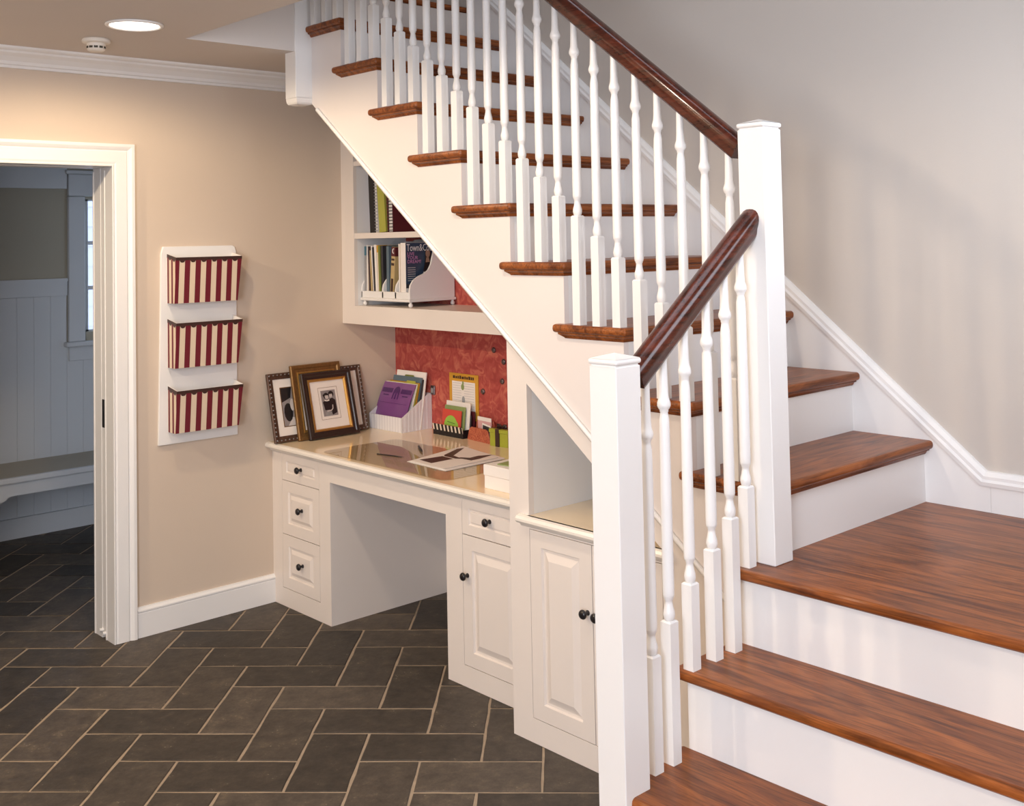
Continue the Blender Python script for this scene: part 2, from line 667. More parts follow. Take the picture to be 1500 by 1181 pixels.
def share(src, parent, loc=None, name=None):
    """another object on the same mesh data, a child of parent"""
    o = src.copy()
    COL.objects.link(o)
    o.parent = parent
    if loc is not None:
        o.location = loc
    return o


def text(body, size, parent, o, u, v, mat, name='lettering', align='LEFT', sx=1.0):
    """flat lettering lying in the plane o + a*u + b*v (parent's local space)"""
    cu = bpy.data.curves.new(name, 'FONT')
    cu.body = body
    cu.size = size
    cu.align_x = align
    cu.extrude = 0.0002
    cu.resolution_u = 2
    cu.materials.append(MATS[mat])
    ob = bpy.data.objects.new(name, cu)
    COL.objects.link(ob)
    u, v = Vector(u).normalized(), Vector(v).normalized()
    n = u.cross(v).normalized()
    v = n.cross(u)
    mtx = Matrix(((u.x * sx, v.x, n.x, o[0]), (u.y * sx, v.y, n.y, o[1]), (u.z * sx, v.z, n.z, o[2]), (0, 0, 0, 1)))
    bpy.context.view_layer.update()
    dg = bpy.context.evaluated_depsgraph_get()
    me = bpy.data.meshes.new_from_object(ob.evaluated_get(dg))
    bpy.data.objects.remove(ob)
    ob = bpy.data.objects.new(name, me)
    COL.objects.link(ob)
    ob.parent = parent
    ob.matrix_local = mtx
    return ob


def circ(cx, cy, rx, ry=None, n=14, a0=0, a1=2 * PI):
    ry = rx if ry is None else ry
    full = abs(a1 - a0 - 2 * PI) < 1e-6
    m = n if full else n + 1
    return [(cx + rx * math.cos(a0 + (a1 - a0) * i / n), cy + ry * math.sin(a0 + (a1 - a0) * i / n)) for i in range(m)]


def rect(x0, x1, y0, y1):
    return [(x0, y0), (x1, y0), (x1, y1), (x0, y1)]


# ------------------------------------------------------------------ stair measures
H = 0.207          # riser
G = 0.2616         # going
ZL = 0.828         # landing
XN = 3.0083        # nose of the first tread above the landing
SW = 0.938         # face of the skirt board on the stair wall
YB = 0.955         # stair wall plane
UPZ = ZL + 10 * H  # upper floor


def N(k):
    return XN - k * G


def Z(k):
    return ZL + (k + 1) * H


def soffit(x):
    """lower edge of the open stringer"""
    return 2.358 - 0.7686 * (x - 0.64)


# ------------------------------------------------------------------ room shell
def boxes(name, mat, lst, parent=None):
    m = MB()
    for b in lst:
        m.box(*b)
    return m.build(name, mat, parent)


floor = struct(boxes('floor', 'grout', [(-2.4, 6.2, -4.6, 1.6, -0.06, -0.0035)]))
struct(boxes('ceiling', 'ceiling_paint', [(-0.2, 0.645, -0.56, YB, CEIL, UPZ - 0.03), (-0.2, 6.2, -4.6, -0.56, CEIL, UPZ - 0.03),
                                         (-0.2, 4.35, -0.56, YB + 0.15, 5.3, 5.4)]))
struct(boxes('wall_left', 'wall_paint', [(-0.2, 0, -4.6, -1.54, 0, CEIL), (-0.2, 0, -0.585, YB, 0, CEIL), (-0.2, 0, -1.54, -0.585, 2.11, CEIL)]))
struct(boxes('wall_back', 'wall_paint_cool_lit', [(-0.2, 4.35, YB, YB + 0.15, 0, 5.3)]))
struct(boxes('wall_right', 'wall_paint_cool_lit', [(4.15, 4.3, -0.95, YB, 0, CEIL), (4.15, 4.3, -0.56, YB, CEIL, 5.3), (4.3, 6.2, -0.95, -0.8, 0, CEIL)]))
struct(boxes('wall_front', 'wall_paint', [(-0.2, 6.2, -4.75, -4.6, 0, CEIL)]))
struct(boxes('wall_far_right', 'wall_paint', [(6.2, 6.35, -4.6, -0.8, 0, CEIL)]))
struct(boxes('wall_upper', 'wall_paint_cool_lit', [(-0.2, 4.35, -0.71, -0.56, UPZ - 0.03, 5.3), (-0.35, -0.2, -0.56, YB, UPZ - 0.03, 5.3)]))
# mudroom behind the doorway
MX = -2.168
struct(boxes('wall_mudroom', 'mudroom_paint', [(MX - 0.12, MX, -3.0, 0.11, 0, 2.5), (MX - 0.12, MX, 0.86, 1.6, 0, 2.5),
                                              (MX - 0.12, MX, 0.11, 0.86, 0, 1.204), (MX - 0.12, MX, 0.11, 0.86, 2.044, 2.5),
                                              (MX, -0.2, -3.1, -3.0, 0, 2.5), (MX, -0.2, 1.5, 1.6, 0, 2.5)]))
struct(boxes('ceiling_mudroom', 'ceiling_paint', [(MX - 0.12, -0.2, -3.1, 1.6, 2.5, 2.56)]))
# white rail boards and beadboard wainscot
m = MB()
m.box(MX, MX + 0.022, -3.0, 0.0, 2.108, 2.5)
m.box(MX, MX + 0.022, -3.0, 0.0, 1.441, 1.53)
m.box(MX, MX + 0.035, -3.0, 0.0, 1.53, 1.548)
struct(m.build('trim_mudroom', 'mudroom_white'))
wains = empty_struct('wall_wainscot', (MX, 0, 0))
m = MB()
m.box(MX, MX + 0.010, -0.05, 0.05, 0.0, 1.441, 0.003)
bead = m.build('plank', 'mudroom_white', None)
bead.parent = wains
bead.data.transform(Matrix.Translation((-MX, 0, 0)))
bead.location = (0, 1.45, 0)
y = 1.35
while y > -1.5:
    b = share(bead, wains, (0, y, 0))
    if y > 0.0:
        b.scale = (1, 1, 1.12 / 1.441)
    y -= 0.1
bead.scale = (1, 1, 1.12 / 1.441)

# window of the mudroom
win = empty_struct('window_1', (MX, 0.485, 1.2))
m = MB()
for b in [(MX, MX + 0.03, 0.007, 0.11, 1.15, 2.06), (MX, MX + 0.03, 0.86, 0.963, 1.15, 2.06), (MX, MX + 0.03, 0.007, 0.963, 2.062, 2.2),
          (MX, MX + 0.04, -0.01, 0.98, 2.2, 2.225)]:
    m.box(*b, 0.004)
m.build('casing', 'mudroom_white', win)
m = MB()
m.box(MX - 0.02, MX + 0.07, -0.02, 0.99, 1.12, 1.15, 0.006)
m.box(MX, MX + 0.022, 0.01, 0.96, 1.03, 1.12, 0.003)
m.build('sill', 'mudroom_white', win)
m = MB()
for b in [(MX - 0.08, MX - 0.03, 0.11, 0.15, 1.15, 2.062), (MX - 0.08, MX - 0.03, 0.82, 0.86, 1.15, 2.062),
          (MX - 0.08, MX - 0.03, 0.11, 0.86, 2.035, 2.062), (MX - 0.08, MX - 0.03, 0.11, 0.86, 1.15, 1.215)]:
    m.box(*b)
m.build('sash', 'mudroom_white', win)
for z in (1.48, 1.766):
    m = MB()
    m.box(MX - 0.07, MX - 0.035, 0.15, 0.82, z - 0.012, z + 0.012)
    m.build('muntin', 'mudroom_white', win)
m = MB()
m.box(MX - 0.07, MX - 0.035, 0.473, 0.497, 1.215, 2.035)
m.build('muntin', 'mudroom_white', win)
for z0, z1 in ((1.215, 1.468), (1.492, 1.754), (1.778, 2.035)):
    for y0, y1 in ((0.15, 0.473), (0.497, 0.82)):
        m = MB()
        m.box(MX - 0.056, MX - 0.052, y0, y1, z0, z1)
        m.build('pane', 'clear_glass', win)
# clapboard of the house next door, seen through the panes
sd = thing('neighbour_wall', 'lilac clapboard house side seen through the mudroom window', 'house', (-4.6, 1.2, 0))
m = MB()
m.box(-4.75, -4.62, 0.8, 1.42, 0, 3.2)
m.build('backing', 'siding', sd)
for i in range(13):
    m = MB()
    z = 0.9 + i * 0.17
    m.prism([(-4.62, z), (-4.585, z), (-4.60, z + 0.17), (-4.62, z + 0.17)], 'y', 0.8, 1.42)
    m.build('clapboard', 'siding', sd)

# mudroom bench
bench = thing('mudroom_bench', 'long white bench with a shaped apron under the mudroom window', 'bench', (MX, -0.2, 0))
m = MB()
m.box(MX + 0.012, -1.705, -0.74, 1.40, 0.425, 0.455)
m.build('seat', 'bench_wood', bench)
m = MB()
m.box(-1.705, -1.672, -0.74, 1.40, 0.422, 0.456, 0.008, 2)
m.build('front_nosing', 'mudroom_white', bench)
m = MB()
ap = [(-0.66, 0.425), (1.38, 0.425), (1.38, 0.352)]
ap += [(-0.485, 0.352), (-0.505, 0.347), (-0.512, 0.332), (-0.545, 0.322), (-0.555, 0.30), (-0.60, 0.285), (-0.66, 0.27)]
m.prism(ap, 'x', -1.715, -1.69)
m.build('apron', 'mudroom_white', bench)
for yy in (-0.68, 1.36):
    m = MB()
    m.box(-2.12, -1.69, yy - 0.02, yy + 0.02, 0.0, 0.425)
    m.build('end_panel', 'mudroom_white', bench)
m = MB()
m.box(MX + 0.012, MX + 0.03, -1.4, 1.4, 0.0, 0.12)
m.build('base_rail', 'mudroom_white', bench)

# ------------------------------------------------------------------ floor tiles: herringbone, 45 degrees to the walls
CS = 0.2053
U0, V0 = 0.0305, -0.879
S2 = math.sqrt(0.5)


def uv2xy(u, v):
    return ((u - v) * S2, (u + v) * S2)


tile_mesh = []
for k in range(5):
    mm = MB()
    L, Wd, g_ = 2 * CS, CS, 0.0095
    r2 = random.Random(k)
    x0, x1, y0, y1 = -L / 2 + g_ / 2, L / 2 - g_ / 2, -Wd / 2 + g_ / 2, Wd / 2 - g_ / 2
    # edge slightly wandering like cleft stone
    def edge(a, b, nn):
        out = []
        for i in range(nn):
            t = i / nn
            j = 0.0018
            out.append((a[0] + (b[0] - a[0]) * t + (r2.uniform(-j, j)), a[1] + (b[1] - a[1]) * t + r2.uniform(-j, j)))
        return out
    pts = edge((x0, y0), (x1, y0), 5) + edge((x1, y0), (x1, y1), 3) + edge((x1, y1), (x0, y1), 5) + edge((x0, y1), (x0, y0), 3)
    bm = mm.bm
    lo = [bm.verts.new((p[0], p[1], -0.010)) for p in pts]
    mid = [bm.verts.new((p[0], p[1], -0.0022)) for p in pts]
    top = [bm.verts.new((p[0] * (1 - 0.004 / (L / 2)), p[1] * (1 - 0.004 / (Wd / 2)), 0.0)) for p in pts]
    n = len(pts)
    for A, B in ((lo, mid), (mid, top)):
        for i in range(n):
            bm.faces.new((A[i], A[(i + 1) % n], B[(i + 1) % n], B[i]))
    bm.faces.new(top)
    me = bpy.data.meshes.new('tile')
    bm.to_mesh(me)
    bm.free()
    me.materials.append(MATS['slate_tile'])
    tile_mesh.append(me)


def seen(x, y):
    if x < -2.25 or x > 3.0 or y > 0.95:
        return False
    if -0.2 < x < 0.0 and not (-1.65 < y < -0.5):
        return False
    if x <= -0.2:
        return -1.9 < y < 0.85
    if x < 0.46 and y > 0.33:
        return False
    if x > 1.40 and y > 0.33:
        return False
    if x > 1.95 and y > 0.2:
        return False
    # the nearer floor, cut where the frame ends
    return y > -1.55 + 0.62 * (x - 0.0) * 0.55 - 0.25


rest = []
ti = 0
for p_ in range(-40, 41):
    for q_ in range(-20, 21):
        # lattice (1,-1), (2,2); H tile at cells (a,b),(a+1,b); V tile at (a+2,b),(a+2,b+1)
        a = -3 + p_ + 2 * q_
        b = 0 - p_ + 2 * q_
        for (cu, cv, rot) in ((a + 1.0, b + 0.5, 0), (a + 2.5, b + 1.0, 1)):
            u, v = U0 + cu * CS, V0 + cv * CS
            x, y = uv2xy(u, v)
            if x < -2.3 or x > 6.1 or y < -4.5 or y > 1.4:
                continue
            if x < -0.1 and (y < -2.9):
                continue
            ang = PI / 4 + rot * PI / 2 + (PI if rnd.random() < 0.5 else 0)
            if seen(x, y) and ti < 300:
                o = bpy.data.objects.new('tile', tile_mesh[ti % 5])
                COL.objects.link(o)
                o.location = (x, y, rnd.uniform(-0.0008, 0.0))
                o.rotation_euler = (rnd.uniform(-0.002, 0.002), rnd.uniform(-0.002, 0.002), ang)
                o.parent = floor
                ti += 1
            else:
                rest.append((x, y, ang))
mm = MB()
for x, y, a in rest:
    c, s = math.cos(a), math.sin(a)
    hx, hy = CS - 0.004, CS / 2 - 0.004
    f = mm.bm.faces.new([mm.bm.verts.new((x + c * px - s * py, y + s * px + c * py, -0.0005)) for px, py in ((-hx, -hy), (hx, -hy), (hx, hy), (-hx, hy))])
o = mm.build('tile_field', 'slate_tile', floor)
o['kind'] = 'stuff'

# ------------------------------------------------------------------ trims of the left wall
prof = [(0, 2.496), (0.012, 2.496), (0.014, 2.506), (0.022, 2.510), (0.026, 2.522), (0.046, 2.540), (0.066, 2.552), (0.070, 2.560), (0.082, 2.562), (0.090, 2.568), (0.092, CEIL), (0, CEIL)]
m = MB()
m.prism(prof, 'y', -4.6, 0.60)
struct(m.build('trim_crown', 'white_paint_soft'))
bprof = [(0, 0), (0.016, 0), (0.016, 0.105), (0.014, 0.109), (0.018, 0.113), (0.018, 0.119), (0.010, 0.128), (0.008, 0.133), (0, 0.133)]
m = MB()
m.prism(bprof, 'y', -0.50, 0.19)
struct(m.build('baseboard_left', 'white_paint'))
m = MB()
m.prism([(0, 0), (0.016, 0), (0.016, 0.12), (0.008, 0.133), (0, 0.133)], 'y', -4.6, -1.63)
struct(m.build('baseboard_left_near', 'white_paint'))

# door casing, jambs and pocket door
door = empty_struct('door_1', (0, -1.06, 0))
CPR = [(0, 0), (0.016, 0), (0.017, 0.004), (0.014, 0.010), (0.017, 0.018), (0.018, 0.064), (0.013, 0.070), (0.019, 0.077), (0.024, 0.087), (0.024, 0.100), (0, 0.102)]


def mitre(name, ring_a, ring_b):
    m = MB()
    a = [m.bm.verts.new(p) for p in ring_a]
    b = [m.bm.verts.new(p) for p in ring_b]
    n = len(a)
    fs = [m.bm.faces.new(a), m.bm.faces.new(b)] + [m.bm.faces.new((a[i], a[(i + 1) % n], b[(i + 1) % n], b[i])) for i in range(n)]
    bmesh.ops.recalc_face_normals(m.bm, faces=fs)
    return m.build(name, 'white_paint', door)


mitre('side_casing', [(x, -0.605 + d, 0) for x, d in CPR], [(x, -0.605 + d, 2.095 + d) for x, d in CPR])
mitre('side_casing', [(x, -1.52 - d, 0) for x, d in CPR], [(x, -1.52 - d, 2.095 + d) for x, d in CPR])
mitre('head_casing', [(x, -1.52 - d, 2.095 + d) for x, d in CPR], [(x, -0.605 + d, 2.095 + d) for x, d in CPR])
for ya, yb, nm in ((-0.605, -0.586, 'right'), (-1.539, -1.52, 'left')):
    for x0, x1 in ((-0.075, 0.0), (-0.20, -0.118)):
        m = MB()
        m.box(x0, x1, ya, yb, 0, 2.095)
        m.build('jamb', 'white_paint_soft', door)
        m = MB()
        xs = x0 + 0.008 if x0 < -0.1 else x0
        if nm == 'right':
            m.box(x0, x0 + 0.008, ya - 0.003, ya, 0, 2.08)
            m.build('jamb_bead', 'white_paint_soft', door)
        else:
            m.bm.free()
m = MB()
m.box(-0.20, -0.118, -1.539, -0.586, 2.095, 2.109)
m.box(-0.075, 0, -1.539, -0.586, 2.095, 2.109)
m.build('head_jamb', 'white_paint_soft', door)
m = MB()
m.box(-0.1178, -0.0752, -0.603, -0.5862, 0.01, 2.094)
pk = m.build('pocket_door', 'white_paint_soft', door)
m = MB()
m.box(-0.110, -0.084, -0.6055, -0.6025, 0.93, 1.055, 0.001)
m.build('latch_plate', 'black', door)
m = MB()
m.lathe([(0.008, -0.62), (0.008, -0.60)], (-0.115, 0, 0.035), 'y', 10)
m.lathe([(0.008, -0.62), (0.008, -0.60)], (-0.078, 0, 0.030), 'y', 10)
m.build('door_guide', 'white_paint', door)

# ------------------------------------------------------------------ stair wall skirt and baseboard
m = MB()
x_k = 3.17


def skz(x):
    return 0.962 + 0.841 * (x_k - x)


m.prism([(3.196, ZL), (3.196, 0.922), (x_k, 0.934), (0.69, skz(0.69) - 0.03), (0.69, 2.3), (2.9, 0.5), (3.0, 0.5), (3.0, ZL)], 'y', SW, YB)
struct(m.build('trim_skirt', 'white_paint'))
m = MB()
ang = math.atan(0.841)
prf = [(-0.0, 0.0), (0.022, 0.0), (0.024, 0.012), (0.019, 0.020), (0.019, 0.030), (0.010, 0.044), (0.0, 0.046)]
# cap moulding running up the slope, then level along the baseboard
bm = m.bm
pth = [((4.15, 0.958), 0), ((x_k + 0.012, 0.958), 1), ((0.66, skz(0.66)), 2)]
ringv = []
for (px, pz), k in pth:
    ring = []
    for d, hgt in prf:
        hh = hgt - 0.046
        if k == 0:
            p = (px, YB - d, pz + hh)
        elif k == 1:
            p = (px + hh * math.tan(ang / 2) * -1 * -1, YB - d, pz + hh)
        else:
            p = (px + hh * math.sin(ang), YB - d, pz + hh * math.cos(ang))
        ring.append(bm.verts.new(p))
    ringv.append(ring)
fs = []
for k in range(2):
    for i in range(len(prf)):
        j = (i + 1) % len(prf)
        fs.append(bm.faces.new((ringv[k][i], ringv[k][j], ringv[k + 1][j], ringv[k + 1][i])))
fs.append(bm.faces.new(ringv[0]))
fs.append(bm.faces.new(ringv[2]))
bmesh.ops.recalc_face_normals(bm, faces=fs)
struct(m.build('trim_skirt_cap', 'white_paint'))
m = MB()
m.box(3.197, 4.15, YB - 0.017, YB, ZL, 0.93)
struct(m.build('baseboard_back', 'white_paint'))
m = MB()
m.box(4.133, 4.15, -0.10, YB - 0.017, ZL, 0.96)
struct(m.build('baseboard_right', 'white_paint'))

# ------------------------------------------------------------------ staircase
stair = thing('staircase', 'white staircase with oak treads climbing left from the landing', 'staircase', (2.98, 0.4, 0))
TT = 0.028


def nose_bevel(bm_owner, fs):
    pass


def tread(k, x_back, y0=0.0, ret=True):
    """oak tread with rounded nosing and a returned nosing over the open stringer"""
    m = MB()
    zt, zb = Z(k), Z(k) - TT
    x1 = N(k)
    tip = N(k + 1) - 0.067
    if ret:
        pts = [(x1, y0), (x1, SW), (x_back, SW), (x_back, y0 + 0.031), (tip, y0 + 0.031), (tip, y0)]
    else:
        pts = [(x1, y0), (x1, SW), (x_back, SW), (x_back, y0)]

    def flt(a, b):
        if abs(a.z - b.z) > 1e-6:
            return abs(a.y - y0) < 1e-5 and abs(b.y - y0) < 1e-5 and (abs(a.x - x1) < 1e-5 or abs(a.x - tip) < 1e-5)
        if abs(a.x - x1) < 1e-5 and abs(b.x - x1) < 1e-5:
            return True
        if abs(a.y - y0) < 1e-5 and abs(b.y - y0) < 1e-5:
            return True
        return abs(a.x - tip) < 1e-5 and abs(b.x - tip) < 1e-5
    m.prism(pts, 'z', zb, zt, 0.0115, 3, 0, flt)
    o = m.build('tread', 'oak_y', stair)
    # cove moulding under the nosing and its return
    m = MB()
    pr = [(0.0, 0.0), (0.019, 0.0), (0.019, -0.005), (0.010, -0.009), (0.006, -0.016), (0.004, -0.019), (0.0, -0.019)]
    xr = x1 - 0.032
    ypl = y0 + 0.03
    bm = m.bm
    rings = []
    for t, kind in ((SW, 0), (None, 1), (tip + 0.021, 2)):
        ring = []
        for d, hz in pr:
            if kind == 0:
                ring.append(bm.verts.new((xr + d, SW, zb + hz)))
            elif kind == 1:
                ring.append(bm.verts.new((xr + d, ypl - d, zb + hz)))
            else:
                ring.append(bm.verts.new((tip + 0.021 + (0.018 if hz < -0.007 else 0.0), ypl - d, zb + hz)))
        rings.append(ring)
    fs = []
    for a in range(2):
        for i in range(len(pr)):
            j = (i + 1) % len(pr)
            fs.append(bm.faces.new((rings[a][i], rings[a][j], rings[a + 1][j], rings[a + 1][i])))
    fs.append(bm.faces.new(rings[0]))
    fs.append(bm.faces.new(rings[2]))
    bmesh.ops.recalc_face_normals(bm, faces=fs)
    m.build('cove_moulding', 'oak_y', o)
    return o


for k in range(0, 9):
    tread(k, N(k + 1) - 0.034)
# upper floor nosing
m = MB()
m.prism([(N(9), 0.0), (N(9), SW), (0.2, SW), (0.2, 0.0)], 'z', Z(9) - TT, Z(9), 0.0115, 3, 0,
        lambda a, b: abs(a.x - N(9)) < 1e-5 and abs(b.x - N(9)) < 1e-5)
m.build('tread', 'oak_y', stair)
for k in range(0, 10):
    m = MB()
    xr = N(k) - 0.032
    m.box(xr - 0.019, xr, 0.0522, SW, Z(k) - H, Z(k) - TT)
    m.build('riser', 'white_paint', stair)
# open stringer: saw-toothed board
m = MB()
pts = [(2.976, soffit(2.976)), (2.976, Z(0) - TT)]
for k in range(0, 9):
    pts.append((N(k + 1) - 0.032, Z(k) - TT))
    pts.append((N(k + 1) - 0.032, Z(k + 1) - TT))
pts += [(0.62, Z(9) - TT), (0.62, soffit(0.62))]
m.prism(pts, 'y', 0.03, 0.052)
m.build('stringer', 'stringer_paint', stair)
m = MB()
m.sweep([(-0.0, -0.008), (0.010, -0.008), (0.013, 0.0), (0.010, 0.007), (0.0, 0.008)],
        [(2.95, 0.03, soffit(2.95) + 0.008), (0.70, 0.03, soffit(0.70) + 0.008)][::-1], 0, True)
m.build('stringer_bead', 'white_paint', stair)
# landing
m = MB()
YL = -0.112
XE = 2.925
m.prism([(XE, YL), (4.15, YL), (4.15, YB - 0.017), (3.01, YB - 0.017), (2.955, YB - 0.017), (2.955, 0.0), (XE, 0.0)], 'z', ZL - TT, ZL, 0.0115, 3, 0,
        lambda a, b: (abs(a.y - YL) < 1e-5 and abs(b.y - YL) < 1e-5) or (abs(a.x - XE) < 1e-5 and abs(b.x - XE) < 1e-5))
m.build('landing', 'oak_x', stair)
# lower flight
NY = [YL, -0.347, -0.612, -0.872]
for i in (1, 2, 3):
    zt = ZL - i * H
    y0, y1 = NY[i], NY[i - 1] + 0.032
    m = MB()
    xe = XE if i < 3 else 2.88
    m.prism([(xe, y0), (4.15, y0), (4.15, y1), (xe, y1)], 'z', zt - TT, zt, 0.0115, 3, 0,
            lambda a, b: (abs(a.y - y0) < 1e-5 and abs(b.y - y0) < 1e-5) or (abs(a.x - xe) < 1e-5 and abs(b.x - xe) < 1e-5))
    t = m.build('tread', 'oak_x', stair)
for i in range(0, 4):
    zt = ZL - i * H
    yr = NY[i] + 0.032
    m = MB()
    m.box(2.955, 4.15, yr, yr + 0.019, zt - H, zt - TT)
    m.build('riser', 'white_paint', stair)
m = MB()
pts = [(0.03, 0.0), (0.03, ZL - TT)]
for i in range(0, 4):
    pts.append((NY[i] + 0.033, ZL - i * H - TT))
    pts.append((NY[i] + 0.033, max(0, ZL - (i + 1) * H - (TT if i < 3 else 0))))
m.prism(pts, 'x', 2.953, 2.973)
m.build('side_stringer', 'white_paint', stair)

# ------------------------------------------------------------------ railing
rail = thing('stair_railing', 'white turned baluster railing with dark mahogany handrails and square newels', 'railing', (2.985, 0.02, ZL))
BS = 0.0322
RB = 0.652       # block top to rail underside


def baluster_mesh(hb, ext):
    m = MB()
    b = BS / 2
    m.box(-b, b, -b, b, 0, hb - 0.004)
    bm = m.bm
    # chamfered shoulder
    lo = [bm.verts.new((sx * b, sy * b, hb - 0.004)) for sx, sy in ((-1, -1), (1, -1), (1, 1), (-1, 1))]
    hi = [bm.verts.new((sx * b * 0.78, sy * b * 0.78, hb)) for sx, sy in ((-1, -1), (1, -1), (1, 1), (-1, 1))]
    for i in range(4):
        j = (i + 1) % 4
        bm.faces.new((lo[i], lo[j], hi[j], hi[i]))
    bm.faces.new(hi)
    k = 1.02
    pr = [(0.0088, -0.002), (0.0125, 0.002), (0.0142, 0.008), (0.0150, 0.015), (0.0142, 0.022), (0.0115, 0.032), (0.0098, 0.042), (0.0095, 0.050),
          (0.0112, 0.052), (0.0112, 0.055), (0.0135, 0.058), (0.0146, 0.064), (0.0148, 0.080), (0.0142, 0.30), (0.0132, 0.480), (0.0125, 0.502), (0.0105, 0.514), (0.0098, 0.521),
          (0.0112, 0.523), (0.0112, 0.527), (0.0150, 0.532), (0.0172, 0.538), (0.0170, 0.545), (0.0148, 0.552), (0.0128, 0.558), (0.0118, 0.575), (0.0108, 0.62), (0.0104, RB + ext)]
    m.lathe([(r * k, h + hb) for r, h in pr], seg=14)
    return m.build('baluster', 'white_paint', None, False)


tmpl = {}


def baluster(x, y, z, hb, ext):
    key = (round(hb, 3), round(ext, 3))
    loc = Vector((x, y, z)) - rail.location
    if key not in tmpl:
        o = baluster_mesh(hb, ext)
        o.parent = rail
        o.location = loc
        tmpl[key] = o
    else:
        share(tmpl[key], rail, loc)


RY = 0.022
for k in range(0, 9):
    for j in range(3):
        if k == 0 and j == 0:
            continue
        x = N(k) - 0.040 - j * G / 3
        baluster(x, RY, Z(k), 0.222 + j * H / 3, 0.045)
LX = 2.972
for yb, zb, hb in ((-0.064, ZL, 0.219), (-0.139, ZL - H, 0.355), (-0.222, ZL - H, 0.288), (-0.317, ZL - H, 0.221), (-0.404, ZL - 2 * H, 0.353), (-0.474, ZL - 2 * H, 0.286)):
    baluster(LX, yb, zb, hb, 0.03)


def newel(x0, x1, y0, y1, z0, z1, zc, name='newel_post'):
    m = MB()
    m.box(x0, x1, y0, y1, z0, z1, 0.002)
    m.box(x0 + 0.004, x1 - 0.004, y0 + 0.004, y1 - 0.004, z1, z1 + 0.006)
    return m, (x0, x1, y0, y1, z1)


def newel_cap(m, x0, x1, y0, y1, z):
    m.box(x0 - 0.003, x1 + 0.003, y0 - 0.003, y1 + 0.003, z + 0.004, z + 0.018, 0.006, 3)
    bm = m.bm
    lo = [bm.verts.new(p) for p in ((x0, y0, z + 0.018), (x1, y0, z + 0.018), (x1, y1, z + 0.018), (x0, y1, z + 0.018))]
    t = bm.verts.new(((x0 + x1) / 2, (y0 + y1) / 2, z + 0.030))
    for i in range(4):
        bm.faces.new((lo[i], lo[(i + 1) % 4], t))


m, q = newel(2.944, 3.030, -0.020, 0.066, ZL, 2.030, 2.05)
newel_cap(m, *q)
m.build('newel_post', 'white_paint', rail)
m, q = newel(2.930, 3.018, -0.632, -0.544, ZL - 3 * H, 1.424, 1.46)
newel_cap(m, *q)
m.build('newel_post', 'white_paint', rail)
# hanging newel at the stairwell corner, rounded drop below
m = MB()
x0, x1, y0, y1 = 0.566, 0.654, -0.052, 0.042
m.box(x0, x1, y0, y1, 2.372, 3.9, 0.002)
bm = m.bm
cx, cy, hw = (x0 + x1) / 2, (y0 + y1) / 2, 0.044
prev = None
for s, z in ((1.0, 2.375), (1.0, 2.366), (0.95, 2.354), (0.84, 2.347), (0.5, 2.342)):
    ring = [bm.verts.new((cx + a * hw * s, cy + b * hw * s, z)) for a, b in ((-1, -1), (1, -1), (1, 1), (-1, 1))]
    if prev:
        for i in range(4):
            bm.faces.new((prev[i], prev[(i + 1) % 4], ring[(i + 1) % 4], ring[i]))
    prev = ring
bm.faces.new(prev)
bmesh.ops.recalc_face_normals(bm, faces=bm.faces)
m.build('newel_post', 'white_paint', rail)

# handrail profile: rounded loaf over a slimmer plough
HP = [(-0.020, -0.062), (0.020, -0.062), (0.023, -0.055), (0.0245, -0.045), (0.0285, -0.036), (0.0308, -0.027), (0.0305, -0.018), (0.027, -0.010), (0.0205, -0.004), (0.0105, -0.0006), (0.0, 0.0),
      (-0.0105, -0.0006), (-0.0205, -0.004), (-0.027, -0.010), (-0.0305, -0.018), (-0.0308, -0.027), (-0.0285, -0.036), (-0.0245, -0.045), (-0.023, -0.055)]
sl = 0.785


def rz(x):
    return 2.520 - sl * (x - 2.285)


m = MB()
m.sweep(HP, [(2.944, RY, rz(2.944)), (0.60, RY, rz(0.60))])
m.build('handrail', 'rail_wood', rail)
m = MB()
ra, rb = (2.978, -0.020, 1.806), (2.978, -0.545, 1.410)
m.sweep(HP, [ra, rb])
m.build('handrail', 'rail_wood_y', rail)

# ------------------------------------------------------------------ built-in desk
DZ = 0.772
DY = 0.19
CABR = [(0.0, 0.0), (0.052, 0.0), (0.056, -0.007), (0.066, -0.007), (0.083, 0.001)]


def knob(parent, x, y, z):
    m = MB()
    m.lathe([(0.009, 0.0), (0.009, -0.003), (0.006, -0.006), (0.006, -0.014), (0.011, -0.018), (0.0155, -0.022), (0.0160, -0.026), (0.013, -0.031), (0.006, -0.0335), (0.001, -0.034)],
            (x, y, z), 'y', 14)
    return m.build('knob', 'knob_black', parent)


def drawer(parent, x0, x1, z0, z1, y, rings, kx=None, kz=None):
    m = MB()
    m.panel(x0, x1, z0, z1, y, rings)
    d = m.build('drawer', 'cabinet_paint', parent)
    knob(d, (x0 + x1) / 2 if kx is None else kx, y, (z0 + z1) / 2 if kz is None else kz)
    return d


lp = thing('drawer_cabinet', 'white three drawer pedestal left of the desk kneehole', 'cabinet', (0.25, DY, 0))
FT = 0.02
m = MB()
x1 = 0.507
